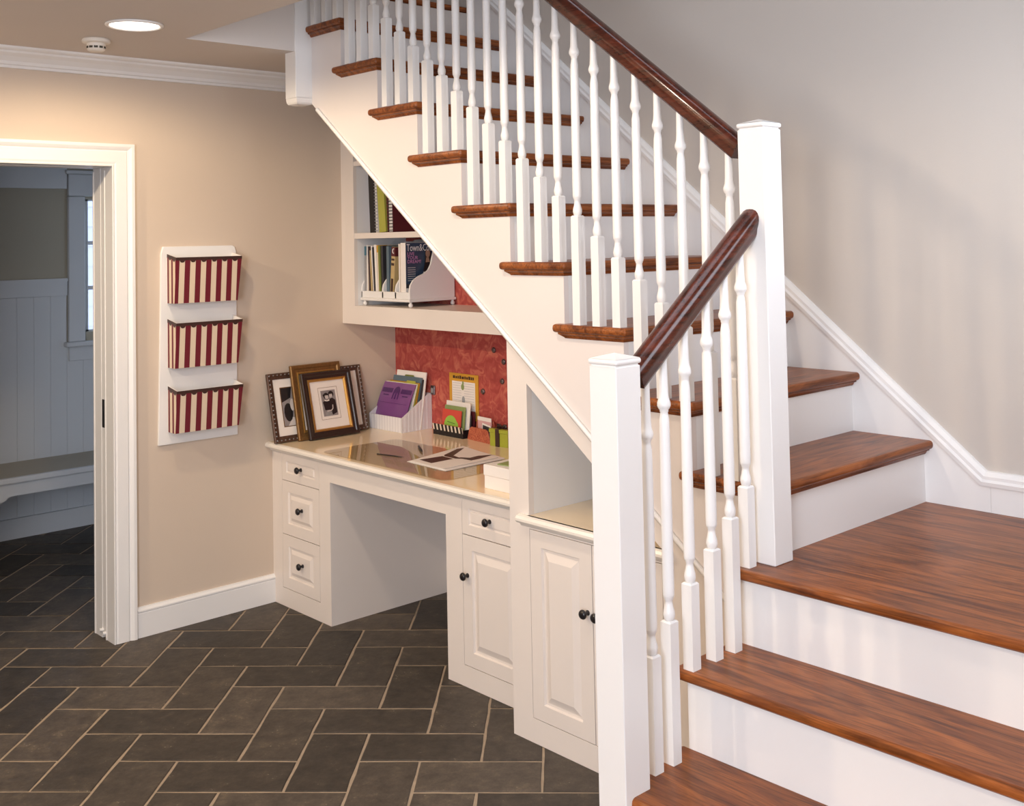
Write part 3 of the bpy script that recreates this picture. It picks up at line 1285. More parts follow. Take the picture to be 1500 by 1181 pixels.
# face frame
for b in [(0.0, 0.088, DY, DY + FT, 0, 0.735), (0.417, x1, DY, DY + FT, 0, 0.735), (0.088, 0.417, DY, DY + FT, 0, 0.086), (0.088, 0.417, DY, DY + FT, 0.730, 0.735),
          (0.0, 0.018, DY + FT, 0.93, 0, 0.735), (x1 - 0.018, x1, DY + FT, 0.93, 0, 0.735), (0.018, x1 - 0.018, 0.918, 0.93, 0, 0.735), (0.018, x1 - 0.018, DY + FT, 0.918, 0.06, 0.08)]:
    m.box(*b)
m.build('carcass', 'cabinet_paint', lp)
small = [(0.0, 0.0), (0.037, 0.0), (0.041, -0.006), (0.046, -0.006), (0.050, -0.001)]
drawer(lp, 0.090, 0.415, 0.601, 0.7285, DY, small, 0.262, 0.668)
drawer(lp, 0.090, 0.415, 0.345, 0.598, DY, CABR, 0.268, 0.478)
drawer(lp, 0.090, 0.415, 0.089, 0.3415, DY, CABR, 0.270, 0.222)

rp = thing('desk_end_cabinet', 'white desk pedestal with one drawer over a door, right of the kneehole', 'cabinet', (1.6, DY, 0))
xa, xb = 1.342, 1.878
m = MB()
for b in [(xa, 1.442, DY, DY + FT, 0, 0.735), (1.800, xb, DY, DY + FT, 0, 0.735), (1.442, 1.800, DY, DY + FT, 0, 0.082), (1.442, 1.800, DY, DY + FT, 0.730, 0.735),
          (xa, xa + 0.018, DY + FT, 0.93, 0, 0.735), (xb - 0.018, xb, DY + FT, 0.93, 0, 0.735), (xa + 0.018, xb - 0.018, 0.918, 0.93, 0, 0.735), (xa + 0.018, xb - 0.018, DY + FT, 0.918, 0.06, 0.08)]:
    m.box(*b)
m.build('carcass', 'cabinet_paint', rp)
drawer(rp, 1.4445, 1.7975, 0.590, 0.7285, DY, small, 1.608, 0.662)


def cabinet_door(parent, x0, x1, z0, z1, y, kx, kz):
    m = MB()
    m.panel(x0, x1, z0, z1, y, [(0.0, 0.0), (0.054, 0.0), (0.058, -0.008), (0.066, -0.008), (0.092, 0.002)])
    d = m.build('door', 'cabinet_paint', parent)
    knob(d, kx, y, kz)
    return d


cabinet_door(rp, 1.4445, 1.7975, 0.085, 0.586, DY, 1.472, 0.432)

dk = thing('desk_worktop', 'cream built-in desk worktop with a rounded white front edge', 'worktop', (0.94, 0.5, DZ))
m = MB()
m.box(0.0, 1.878, DY - 0.020, 0.94, DZ - 0.030, DZ, 0.0)
m.build('top', 'counter_top', dk)
m = MB()
m.prism([(DY - 0.020, DZ), (DY - 0.032, DZ - 0.003), (DY - 0.039, DZ - 0.011), (DY - 0.039, DZ - 0.019), (DY - 0.032, DZ - 0.027), (DY - 0.020, DZ - 0.030),
         (DY - 0.014, DZ - 0.034), (DY - 0.010, DZ - 0.042), (DY - 0.0002, DZ - 0.042), (DY - 0.0002, DZ - 0.0302), (DY - 0.0198, DZ - 0.0302)], 'x', 0.0, 1.878)
m.build('front_edge', 'counter_edge', dk)
m = MB()
m.box(0.507, 1.342, DY, DY + FT, 0.646, 0.741)
m.build('apron', 'cabinet_paint', dk)
m = MB()
m.box(0.507, 1.342, 0.90, 0.918, 0.0, 0.741)
m.build('modesty_panel', 'cabinet_paint', dk)

# face frame round the under-stair niche
nf = thing('niche_surround', 'white post and sloping frame around the triangular under-stair niche', 'panelling', (1.93, 0.06, 0))
PY0, PY1 = 0.05, 0.075
m = MB()
m.prism([(1.878, 0), (1.977, 0), (1.977, soffit(1.977) + 0.01), (1.878, soffit(1.878) + 0.01)], 'y', PY0, PY1)
m.build('post', 'cabinet_paint', nf)


def ni(x):
    return 1.231 - 0.770 * (x - 1.977)


m = MB()
m.prism([(1.977, ni(1.977)), (2.60, ni(2.60)), (2.60, 0.0), (2.975, 0.0), (2.975, soffit(2.975) + 0.01), (1.977, soffit(1.977) + 0.01)], 'y', PY0, PY1)
m.build('sloping_rail', 'cabinet_paint', nf)
m = MB()
m.box(1.955, 1.977, PY1, 0.93, 0.745, 1.25)
m.box(1.880, 1.895, PY1, 0.60, DZ, 1.30)
m.build('side_panel', 'white_paint', nf)
m = MB()
m.prism([(1.977, 0.745), (2.60, 0.745), (2.60, ni(2.60) + 0.02), (1.977, ni(1.977) + 0.02)], 'y', 0.915, 0.93)
m.box(2.60, 2.618, PY1, 0.93, 0.0, 0.78)
m.build('back_panel', 'white_paint', nf)
m = MB()
m.prism([(1.977, ni(1.977) + 0.004), (2.60, ni(2.60) + 0.004), (2.60, ni(2.60) + 0.02), (1.977, ni(1.977) + 0.02)], 'y', PY1, 0.915)
m.build('sloping_soffit', 'white_paint', nf)

rc = thing('niche_cabinet', 'white two door cabinet below the triangular niche', 'cabinet', (2.28, PY0, 0))
m = MB()
for b in [(1.977, 2.60, PY0, PY1, 0, 0.084), (1.977, 2.60, PY0, PY1, 0.730, 0.745), (2.572, 2.60, PY0, PY1, 0.084, 0.730),
          (1.977, 1.990, PY1, 0.93, 0, 0.745), (2.586, 2.60, PY1, 0.93, 0, 0.745), (1.990, 2.586, 0.918, 0.93, 0, 0.745), (1.99, 2.586, PY1, 0.918, 0.06, 0.08)]:
    m.box(*b)
m.build('carcass', 'cabinet_paint', rc)
cabinet_door(rc, 1.9795, 2.2715, 0.0865, 0.7275, PY0, 2.250, 0.505)
cabinet_door(rc, 2.2755, 2.5695, 0.0865, 0.7275, PY0, 2.302, 0.505)

ct = thing('niche_worktop', 'short cream counter with rounded edge in the under-stair niche', 'worktop', (2.28, 0.4, 0.776))
CZ = 0.776
m = MB()
m.box(1.978, 2.60, 0.04, 0.915, CZ - 0.030, CZ)
m.build('top', 'counter_top', ct)
m = MB()
m.prism([(0.040, CZ), (0.028, CZ - 0.003), (0.021, CZ - 0.011), (0.021, CZ - 0.019), (0.028, CZ - 0.027), (0.040, CZ - 0.030), (0.044, CZ - 0.034), (0.0495, CZ - 0.042), (0.0495, CZ - 0.0)],
        'x', 1.936, 2.612)
m.build('front_edge', 'counter_edge', ct)

# ------------------------------------------------------------------ wall bookcase over the desk
BY = 0.61
bc = thing('wall_bookcase', 'white built-in bookcase with red fabric back tucked under the stairs', 'bookcase', (0.95, BY, 1.32))
BT = 2.34


def undr(x):
    """highest point allowed below the stair at x"""
    return soffit(x) - 0.03


m = MB()
m.prism([(0.0, 1.32), (0.112, 1.32), (0.112, BT), (0.0, BT)], 'y', BY, BY + 0.02)
m.build('stile', 'cabinet_paint', bc)
m = MB()
m.prism([(0.112, 1.3195), (1.878, 1.3195), (1.878, 1.35), (1.74, soffit(1.878)), (1.74, 1.413), (0.112, 1.413)], 'y', BY, BY + 0.02)
m.box(0.0, 1.878, BY + 0.02, 0.94, 1.395, 1.413)
m.box(0.0, 1.878, BY + 0.02, 0.94, 1.32, 1.335)
m.build('bottom_shelf', 'cabinet_paint', bc)
m = MB()
m.box(0.094, 0.112, BY + 0.02, 0.94, 1.413, BT)
m.build('side_panel', 'white_paint_soft', bc)
m = MB()
m.box(0.112, 1.26, BY + 0.004, 0.94, 1.754, 1.782)
m.build('shelf', 'cabinet_paint', bc)
m = MB()
m.box(0.112, 0.80, BY + 0.004, 0.94, 2.126, 2.150)
m.build('shelf', 'cabinet_paint', bc)
m = MB()
m.prism([(0.112, 1.413), (1.74, 1.413), (0.65, 2.25), (0.65, 2.30), (0.112, 2.30)], 'y', 0.94, 0.953)
m.build('back_panel', 'red_fabric', bc)

# pin board over the desk
pb = thing('pin_board', 'coral red patterned fabric pin board behind the desk', 'pin board', (0.94, 0.95, 1.04))
m = MB()
m.box(0.0, 1.878, 0.943, 0.955, DZ, 1.32)
m.build('fabric_panel', 'red_fabric', pb)
PBY = 0.943
for (x, z), lab in zip(((0.800, 1.202), (0.870, 1.150), (0.857, 1.056), (0.715, 0.995)),
                       ('dark round tack, the highest one on the red pin board', 'dark round tack, second from the top on the red pin board',
                        'dark round tack, third from the top on the red pin board', 'dark round tack right beside the yellow bordered sheet')):
    t = thing('round_tack', lab, 'tack', (x, PBY, z), 0, 'round tacks on the pin board')
    m = MB()
    m.lathe([(0.013, 0.0), (0.0145, -0.003), (0.012, -0.007), (0.006, -0.0095), (0.001, -0.010)], (x, PBY, z), 'y', 14)
    m.build('head', 'steel_grey', t)
t = thing('grey_clip', 'small square grey clip on the pin board above the white file box', 'clip', (0.325, PBY, 0.965))
m = MB()
m.box(0.309, 0.341, PBY - 0.010, PBY, 0.945, 0.992, 0.003)
m.build('body', 'steel_grey', t)
m = MB()
m.box(0.316, 0.334, PBY - 0.013, PBY - 0.010, 0.955, 0.980, 0.001)
m.build('lever', 'silver_print', t)

# yellow bordered list
ls = thing('list_sheet', 'yellow bordered list sheet leaning on the red pin board', 'paper', (0.572, PBY - 0.004, DZ))
m = MB()
m.box(0.461, 0.683, PBY - 0.006, PBY - 0.001, 0.845, 1.070)
m.build('card', 'mustard', ls)
m = MB()
O, Uv, Vv = (0.461, PBY - 0.0062, 0.845), (1, 0, 0), (0, 0, 1)
m.shape(rect(0.022, 0.200, 0.012, 0.186), O, Uv, Vv, 0.0004, 0)
for i in range(13):
    z = 0.176 - i * 0.012
    m.shape(rect(0.028, 0.095, z, z + 0.0012), O, Uv, Vv, 0.0009, 1)
    m.shape(rect(0.115, 0.192, z, z + 0.0012), O, Uv, Vv, 0.0009, 1)
m.shape(circ(0.105, 0.160, 0.012, 0.016), O, Uv, Vv, 0.0012, 2)
m.shape(circ(0.108, 0.180, 0.007, 0.009), O, Uv, Vv, 0.0014, 2)
m.shape(circ(0.110, 0.095, 0.012, 0.020), O, Uv, Vv, 0.0012, 1)
m.shape([(0.100, 0.060), (0.125, 0.056), (0.118, 0.066), (0.104, 0.072)], O, Uv, Vv, 0.0012, 3)
xx = 0.030
for wv in (0.016, 0.012, 0.010, 0.014, 0.018, 0.010, 0.012, 0.014, 0.010, 0.010):
    m.shape(rect(xx, xx + wv, 0.199, 0.211 + 0.002 * ((wv * 1000) % 3)), O, Uv, Vv, 0.0006, 3)
    xx += wv + 0.004
m.build('print', ['paper_white', 'grey_print', 'sage', 'dark_brown'], ls)

# ------------------------------------------------------------------ picture frames leaning on the left wall
def picture(name, label, y0, w, h, xb, xt, bar, depth, fmat, inner, matw, art, group='photo frames on the desk'):
    """frame facing +x, leaning back to the wall; local: a along +y, b up the frame, c out of its face"""
    t = thing(name, label, 'picture frame', (xb, y0, DZ), 0, group)
    lean = math.asin((xb - xt) / h)
    u = Vector((0, 1, 0))
    v = Vector((-math.sin(lean), 0, math.cos(lean)))
    nrm = u.cross(v)

    def P(a, b, c):
        return u * a + v * b + nrm * (c - depth)
    t_lift = depth * math.sin(lean)
    base = Vector((0, 0, t_lift + 0.0005))

    def ring_mesh(rings, mat, nm, parent, capback=True):
        m = MB()
        bm = m.bm
        loops = [[bm.verts.new(P(a, b, c) + base) for a, b in ((i, i), (w - i, i), (w - i, h - i), (i, h - i))] for i, c in rings]
        fs = []
        for k in range(len(loops) - 1):
            for i in range(4):
                j = (i + 1) % 4
                fs.append(bm.faces.new((loops[k][i], loops[k][j], loops[k + 1][j], loops[k + 1][i])))
        bmesh.ops.recalc_face_normals(bm, faces=fs)
        return m.build(nm, mat, parent, False)
    fr = ring_mesh([(0.003, 0.0), (0.0, 0.003), (0.0, depth - 0.004), (0.004, depth), (bar * 0.45, depth - 0.002), (bar * 0.6, depth - 0.006), (bar, depth - 0.008), (bar, 0.004)], fmat, 'frame', t)
    if inner:
        ring_mesh([(bar - 0.001, depth - 0.009), (bar, depth - 0.005), (bar + 0.006, depth - 0.005), (bar + 0.012, depth - 0.012), (bar + 0.012, 0.004)], inner, 'inner_fillet', fr)
    bb = bar + (0.011 if inner else 0)
    m = MB()
    m.shape(rect(bb - 0.002, w - bb + 0.002, bb - 0.002, h - bb + 0.002), base + P(0, 0, 0), u, v, 0.0065 if not inner else 0.006, 0)
    m.build('mat_board', matw, t, False)
    m = MB()
    m.shape(rect(0.004, w - 0.004, 0.004, h - 0.004), base + P(0, 0, 0), u, v, 0.002, 0)
    m.build('backing', 'dark_brown', t, False)
    if art:
        art(t, base + P(0, 0, 0.0), u, v, w, h)
    return t, (lambda a, b, c: base + P(a, b, c)), u, v


def art_couple(t, o, u, v, w, h):
    cx, cy = w / 2, h / 2 + 0.005
    pw, ph = 0.042, 0.064
    m = MB()
    m.shape(rect(cx - pw, cx + pw, cy - ph, cy + ph), o, u, v, 0.0075, 0)
    S = m.shape
    # two sitters side by side, dark tops, arms crossed low
    S([(cx - 0.037, cy + 0.006), (cx - 0.024, cy + 0.017), (cx + 0.000, cy + 0.017), (cx + 0.008, cy + 0.004), (cx + 0.008, cy - 0.034), (cx - 0.030, cy - 0.034)], o, u, v, 0.0086, 1)
    S([(cx - 0.002, cy + 0.018), (cx + 0.020, cy + 0.024), (cx + 0.036, cy + 0.012), (cx + 0.038, cy - 0.050), (cx + 0.012, cy - 0.060), (cx - 0.006, cy - 0.030)], o, u, v, 0.0082, 1)
    # hair with fringe, then the lower part of each face
    S(circ(cx - 0.014, cy + 0.036, 0.0155, 0.0165), o, u, v, 0.0088, 1)
    S(circ(cx - 0.027, cy + 0.040, 0.006, 0.006), o, u, v, 0.0088, 1)
    S(circ(cx - 0.012, cy + 0.032, 0.0100, 0.0125, 12, PI * 0.95, PI * 2.05), o, u, v, 0.0092, 3)
    S(rect(cx - 0.0215, cx - 0.0025, cy + 0.032, cy + 0.0385), o, u, v, 0.0091, 3)
    S(circ(cx + 0.015, cy + 0.043, 0.0160, 0.0160), o, u, v, 0.0084, 1)
    S(circ(cx + 0.013, cy + 0.037, 0.0095, 0.0125, 12, PI * 0.95, PI * 2.05), o, u, v, 0.0090, 3)
    S(rect(cx + 0.004, cx + 0.022, cy + 0.037, cy + 0.0435), o, u, v, 0.0089, 3)
    for ex, ey in ((-0.0165, 0.0345), (-0.008, 0.0345), (0.009, 0.0395), (0.0175, 0.0395)):
        S(rect(cx + ex - 0.0018, cx + ex + 0.0018, cy + ey - 0.0006, cy + ey + 0.0008), o, u, v, 0.0096, 1)
    for ex, ey in ((-0.012, 0.0245), (0.013, 0.0295)):
        S(rect(cx + ex - 0.003, cx + ex + 0.003, cy + ey - 0.0005, cy + ey + 0.0007), o, u, v, 0.0096, 1)
    S([(cx - 0.026, cy + 0.018), (cx - 0.013, cy + 0.014), (cx + 0.001, cy + 0.018), (cx + 0.002, cy + 0.012), (cx - 0.012, cy + 0.009), (cx - 0.027, cy + 0.012)], o, u, v, 0.0094, 2)
    S([(cx + 0.014, cy - 0.010), (cx + 0.019, cy - 0.011), (cx + 0.017, cy - 0.030), (cx + 0.006, cy - 0.040), (cx - 0.020, cy - 0.042), (cx - 0.021, cy - 0.037), (cx + 0.004, cy - 0.035), (cx + 0.012, cy - 0.028)], o, u, v, 0.0096, 3)
    S([(cx - 0.030, cy - 0.043), (cx + 0.008, cy - 0.043), (cx + 0.004, cy - 0.063), (cx - 0.028, cy - 0.063)], o, u, v, 0.0088, 4)
    m.build('photograph', ['photo_grey', 'photo_dark', 'mat_board', 'photo_light', 'silver_print'], t, False)
    m = MB()
    for a, b in ((0.006, 0.0075),):
        pw2, ph2 = pw + 0.014, ph + 0.014
        for r in (rect(cx - pw2, cx + pw2, cy + ph2, cy + ph2 + 0.0015), rect(cx - pw2, cx + pw2, cy - ph2 - 0.0015, cy - ph2),
                  rect(cx - pw2, cx - pw2 + 0.0015, cy - ph2, cy + ph2), rect(cx + pw2 - 0.0015, cx + pw2, cy - ph2, cy + ph2)):
            m.shape(r, o, u, v, 0.0072, 0)
    m.build('mat_line', 'gold_dark', t, False)


def art_scene(t, o, u, v, w, h):
    m = MB()
    x0, x1, y0, y1 = 0.068, w - 0.068, 0.075, h - 0.075
    m.shape(rect(x0 - 0.004, x1 + 0.004, y0 - 0.004, y1 + 0.004), o, u, v, 0.0070, 3)
    m.shape(rect(x0, x1, y0, y1), o, u, v, 0.0075, 0)
    m.shape([(x0, y1), (x0 + 0.06, y1), (x0 + 0.05, y1 - 0.05), (x0, y1 - 0.07)], o, u, v, 0.0080, 1)
    m.shape(circ(x0 + 0.03, y0 + 0.065, 0.024, 0.045), o, u, v, 0.0082, 1)
    m.shape(circ(x0 + 0.055, y0 + 0.10, 0.012, 0.03), o, u, v, 0.0084, 2)
    m.shape([(x0 + 0.02, y0), (x0 + 0.1, y0), (x0 + 0.09, y0 + 0.03), (x0 + 0.05, y0 + 0.04)], o, u, v, 0.0080, 2)
    m.build('photograph', ['photo_grey', 'photo_dark', 'photo_light', 'gold_dark'], t, False)


pa, PA, ua, va = picture('picture_frame', 'beaded bronze photo frame leaning on the wall, leftmost on the desk', 0.152, 0.285, 0.335, 0.100, 0.021, 0.030, 0.018, 'bronze', None, 'mat_board', art_scene)
pc, PC, uc, vc = picture('picture_frame', 'bronze photo frame mostly hidden behind the black frame, nearest the white file box', 0.420, 0.278, 0.335, 0.098, 0.021, 0.028, 0.018, 'bronze', None, 'mat_board', None)
pg, PG, ug, vg = picture('picture_frame', 'gilded photo frame standing directly behind the black frame', 0.268, 0.288, 0.366, 0.128, 0.047, 0.036, 0.020, 'gold_dark', 'gold', 'mat_board', None)
pk_, PK, uk, vk = picture('picture_frame', 'black photo frame with a gold lip around a portrait of two people', 0.312, 0.290, 0.326, 0.158, 0.072, 0.034, 0.022, 'frame_black', 'gold', 'mat_board', art_couple)
# beads along the two bronze frames
for t, P, w, h in ((pa, PA, 0.285, 0.335), (pc, PC, 0.278, 0.335)):
    m = MB()
    for i in range(16):
        for a in (0.010, w - 0.010):
            q = P(a, 0.012 + i * (h - 0.024) / 15, 0.018)
            bmesh.ops.create_icosphere(m.bm, subdivisions=1, radius=0.0042, matrix=Matrix.Translation(q))
    for i in range(13):
        q = P(0.012 + i * (w - 0.024) / 12, h - 0.010, 0.018)
        bmesh.ops.create_icosphere(m.bm, subdivisions=1, radius=0.0036, matrix=Matrix.Translation(q))
        q = P(0.012 + i * (w - 0.024) / 12, 0.010, 0.018)
        bmesh.ops.create_icosphere(m.bm, subdivisions=1, radius=0.0036, matrix=Matrix.Translation(q))
    b = m.build('beading', 'silver_print', t, False, True)

# ------------------------------------------------------------------ white file box with folders
fb = thing('file_box', 'white ribbed plastic file box with a sloping side in the desk corner', 'file box', (0.176, 0.838, DZ), 0.03)
bw, bd = 0.137, 0.098


def sidepoly():
    return [(-bd, 0), (bd, 0), (bd, 0.180), (bd - 0.022, 0.180), (-bd + 0.012, 0.082), (-bd, 0.075)]


m = MB()
m.box(-bw, bw, -bd, -bd + 0.004, 0.0, 0.075, 0.001)
m.build('front_wall', 'ribbed_plastic', fb, False)
for s in (-1, 1):
    m = MB()
    m.prism(sidepoly(), 'x', s * bw - 0.004 * (s > 0), s * bw + 0.004 * (s < 0))
    for i in range(7):
        yy = -bd + 0.018 + i * 0.024
        zz = 0.074 + max(0, (yy + bd - 0.012)) * 0.66
        xo = s * bw
        m.box(min(xo, xo + s * 0.0012), max(xo, xo + s * 0.0012), yy, yy + 0.010, 0.002, min(zz, 0.176))
    m.build('side_wall', 'plastic_white', fb, False)
m = MB()
m.box(-bw + 0.004, bw - 0.004, -bd + 0.004, bd, 0, 0.004)
m.box(-bw + 0.004, bw - 0.004, bd - 0.004, bd, 0.004, 0.180)
m.build('back_wall', 'plastic_white', fb, False)


def sheet(name, label, cat, cx, cy, z, w, h, lean, mat, thick=0.004, rotz=0.03, tab=None, group=None, curl=0.0, roll=0.0):
    """upright sheet of card leaning back (towards +y)"""
    t = thing(name, label, cat, (cx, cy, z), rotz, group)
    m = MB()
    nseg = 6
    bm = m.bm

    def pt(a, s, c):
        # s up the sheet 0..h, bending back with height
        ang = lean + curl * (s / h)
        return (a, math.sin(ang) * s - c * math.cos(ang) * 1.0, math.cos(ang) * s - c * 0 + (0))
    outline = []
    cols = []
    for i in range(nseg + 1):
        s = h * i / nseg
        cols.append([bm.verts.new(pt(a, s, c)) for a, c in ((-w / 2, thick), (w / 2, thick), (w / 2, 0), (-w / 2, 0))])
    fs = []
    for i in range(nseg):
        for j in range(4):
            k = (j + 1) % 4
            fs.append(bm.faces.new((cols[i][j], cols[i][k], cols[i + 1][k], cols[i + 1][j])))
    fs.append(bm.faces.new(cols[0]))
    fs.append(bm.faces.new(cols[-1]))
    bmesh.ops.recalc_face_normals(bm, faces=fs)
    o = m.build('card', mat, t, False)
    if tab:
        a0, a1, th, tm = tab
        m = MB()
        ang = lean + curl
        d = Vector((0, math.sin(ang), math.cos(ang)))
        b0 = Vector(pt(0, h, thick / 2))
        m.shape([(a0, 0), (a1, 0), (a1 - 0.006, th), (a0 + 0.006, th)], b0 - d * 0.002, (1, 0, 0), d, 0.0, 0)
        m.build('tab', tm, t, False)
    if roll:
        t.rotation_euler = (0, roll, rotz)
    return t, pt


LN = 0.30
BZ = DZ + 0.006
sheet('folder', 'pale papers standing tallest at the back of the white file box', 'folder', 0.196, 0.862, BZ, 0.240, 0.285, 0.16, 'paper_white', 0.006)
sheet('folder', 'dark folder in the white file box before the tall pale papers', 'folder', 0.188, 0.845, BZ, 0.236, 0.250, 0.20, 'charcoal', 0.010)
sheet('folder', 'slate blue folder with an olive tab in the white file box', 'folder', 0.184, 0.830, BZ, 0.234, 0.262, 0.23, 'slate_blue', 0.004, tab=(-0.03, 0.05, 0.010, 'moss'))
sheet('folder', 'ochre folder between the yellow tabbed folder and the slate blue folder', 'folder', 0.180, 0.818, BZ, 0.240, 0.236, 0.24, 'ochre', 0.008)
sheet('folder', 'yellow green folder with a raised tab in the white file box', 'folder', 0.178, 0.804, BZ, 0.242, 0.234, 0.26, 'yellow_green', 0.004, tab=(0.02, 0.10, 0.014, 'yellow_green'))
sheet('folder', 'white folder with a pinkish edge right behind the purple folder', 'folder', 0.170, 0.792, BZ, 0.256, 0.234, 0.29, 'paper_white', 0.005)
pf, ptf = sheet('folder', 'glossy purple folder with dark printed panels at the front of the white file box', 'folder', 0.168, 0.770, BZ, 0.258, 0.238, 0.16, 'purple', 0.004, curl=0.20)
m = MB()
for poly in (rect(-0.120, -0.034, 0.182, 0.206), rect(0.034, 0.120, 0.182, 0.206), circ(0.0, 0.186, 0.026, 0.032, 12, 0, PI) + [(-0.026, 0.150), (-0.018, 0.150), (-0.014, 0.178), (-0.006, 0.186), (-0.006, 0.150), (0.006, 0.150), (0.006, 0.186), (0.014, 0.178), (0.018, 0.150), (0.026, 0.150)],
             rect(-0.100, -0.055, 0.166, 0.172), rect(0.055, 0.100, 0.166, 0.172), rect(-0.110, 0.112, 0.128, 0.1295), rect(-0.070, 0.070, 0.030, 0.036)):
    m.bm.faces.new([m.bm.verts.new(Vector(ptf(a, s_, 0.0052))) for a, s_ in poly])
m.build('print', 'purple_dark', pf, False)

# ------------------------------------------------------------------ striped card box
cb = thing('card_box', 'small black box with black and white striped front holding greeting cards', 'box', (0.555, 0.885, DZ), 0.0)
cw, cdp = 0.115, 0.040
m = MB()
m.box(-cw, cw, -cdp, -cdp + 0.003, 0.0, 0.030)
m.box(-cw, -cw + 0.003, -cdp + 0.003, cdp, 0.0, 0.040)
m.box(cw - 0.003, cw, -cdp + 0.003, cdp, 0.0, 0.040)
m.box(-cw, cw, cdp, cdp + 0.003, 0.0, 0.060)
m.box(-cw + 0.003, cw - 0.003, -cdp + 0.003, cdp, 0.0, 0.003)
m.build('tray', 'black', cb, False)
m = MB()
m.prism([(-cdp - 0.0005, 0.024), (-cdp + 0.003, 0.024), (-cdp - 0.003, 0.054), (-cdp - 0.0065, 0.054)], 'x', -cw, cw)
m.build('striped_band', 'black_white_stripes', cb, False)
CZ0 = DZ + 0.004
G1 = 'cards in the striped box'
sheet('greeting_card', 'plum backed card at the rear right of the striped box', 'card', 0.632, 0.917, CZ0, 0.085, 0.118, 0.05, 'maroon', 0.003, 0.0, None, G1)
sheet('greeting_card', 'charcoal card with silver print leaning at the right of the striped box', 'card', 0.618, 0.905, CZ0, 0.100, 0.100, 0.06, 'charcoal', 0.002, -0.12, None, G1)
t, pt_ = sheet('envelope', 'large pale envelope standing behind the green card in the striped box', 'envelope', 0.568, 0.893, CZ0, 0.185, 0.160, 0.10, 'paper_white', 0.003, 0.0, None, G1)
sheet('greeting_card', 'narrow white card at the left end of the striped box', 'card', 0.470, 0.890, CZ0, 0.040, 0.115, 0.12, 'paper_white', 0.002, 0.0, None, G1)
t, pt_ = sheet('greeting_card', 'sage green card in front of the pale envelope in the striped box', 'card', 0.560, 0.880, CZ0, 0.158, 0.140, 0.10, 'sage', 0.003, 0.0, None, G1)
t, pt_ = sheet('greeting_card', 'red card with a bright green frog at the front of the striped box', 'card', 0.552, 0.868, CZ0, 0.146, 0.122, 0.10, 'card_red', 0.003, 0.0, None, G1)
m = MB()
fr_ = [(-0.058, 0.045)] + circ(-0.004, 0.045, 0.050, 0.050, 12, PI, PI * 0.35) + [(0.030, 0.082), (0.040, 0.070), (0.052, 0.060), (0.056, 0.045)]
m.bm.faces.new([m.bm.verts.new(Vector(pt_(a, s, 0.0042))) for a, s in fr_[1:]])
m.build('frog_print', 'lime', t, False)
m = MB()
m.bm.faces.new([m.bm.verts.new(Vector(pt_(a, s, 0.0050))) for a, s in ((-0.03, 0.062), (0.03, 0.056), (0.03, 0.058), (-0.03, 0.0645))])
m.build('mouth_print', 'black', t, False)

# ------------------------------------------------------------------ red glitter handbag-shaped note holder
nh = thing('note_holder', 'red glitter note holder shaped like a handbag beside the striped box', 'note holder', (0.782, 0.876, DZ), -0.10)
m = MB()
m.prism([(-0.098, 0.0), (0.098, 0.0), (0.076, 0.056), (0.060, 0.064), (-0.060, 0.064), (-0.078, 0.054)], 'y', -0.024, -0.019, 0.001, 1)
m.build('front_panel', 'red_glitter', nh, False)
m = MB()
m.prism([(-0.098, 0.0), (0.098, 0.0), (0.066, 0.098), (-0.066, 0.098)], 'y', 0.016, 0.020, 0.001, 1)
m.build('back_panel', 'red_glitter', nh, False)
m = MB()
m.box(-0.096, 0.096, -0.019, 0.016, 0.0, 0.004)
for s in (-1, 1):
    m.prism([(s * 0.098, 0.0), (s * 0.094, 0.0), (s * 0.084, 0.030), (s * 0.088, 0.030)], 'y', -0.019, 0.016)
m.build('gusset', 'red_glitter', nh, False)
t = thing('note_card', 'pink note card at the back of the red glitter holder', 'card', (0.790, 0.882, DZ + 0.005), -0.10)
m = MB()
m.box(-0.056, 0.056, 0.0, 0.003, 0.0, 0.108, 0.0005)
m.build('card', 'pink', t, False)
m = MB()
m.box(-0.056, 0.056, -0.0012, 0.0, 0.090, 0.108)
m.build('pale_band', 'paper_white', t, False)
t = thing('photo_card', 'small white bordered photo tilted in the red glitter holder', 'card', (0.815, 0.866, DZ + 0.005), -0.10)
t.rotation_euler = (0, 0.10, -0.12)
m = MB()
m.box(-0.036, 0.036, 0.0, 0.002, 0.0, 0.080)
m.build('border', 'paper_white', t, False)
m = MB()
m.box(-0.029, 0.029, -0.0008, 0.0, 0.004, 0.072)
m.build('picture', 'charcoal', t, False)

# ------------------------------------------------------------------ lime gift box
gb = thing('gift_box', 'small lime green gift box with dark brown ribbon bands by the post', 'box', (0.945, 0.860, DZ), 0.10)
m = MB()
m.box(-0.056, 0.056, -0.030, 0.030, 0, 0.062, 0.001)
m.build('box_body', 'lime_box', gb, False)
m = MB()
m.box(-0.060, 0.060, -0.034, 0.034, 0.062, 0.080, 0.002)
m.build('lid', 'lime_box', gb, False)
m = MB()
m.box(-0.018, 0.006, -0.0350, 0.0350, 0.0, 0.0805)
m.box(-0.061, 0.061, -0.012, 0.012, 0.0, 0.0803)
m.build('ribbon', 'dark_brown', gb, False)
m = MB()
for s in (-1, 1):
    m.sweep([(-0.008, -0.0008), (0.008, -0.0008), (0.008, 0.0008), (-0.008, 0.0008)],
            [(-0.006, 0, 0.081), (-0.006 + s * 0.014, 0, 0.092), (-0.006 + s * 0.026, 0, 0.094), (-0.006 + s * 0.026, 0, 0.087), (-0.006, 0, 0.082)], up=(0, 1, 0))
m.build('bow', 'dark_brown', gb, False)

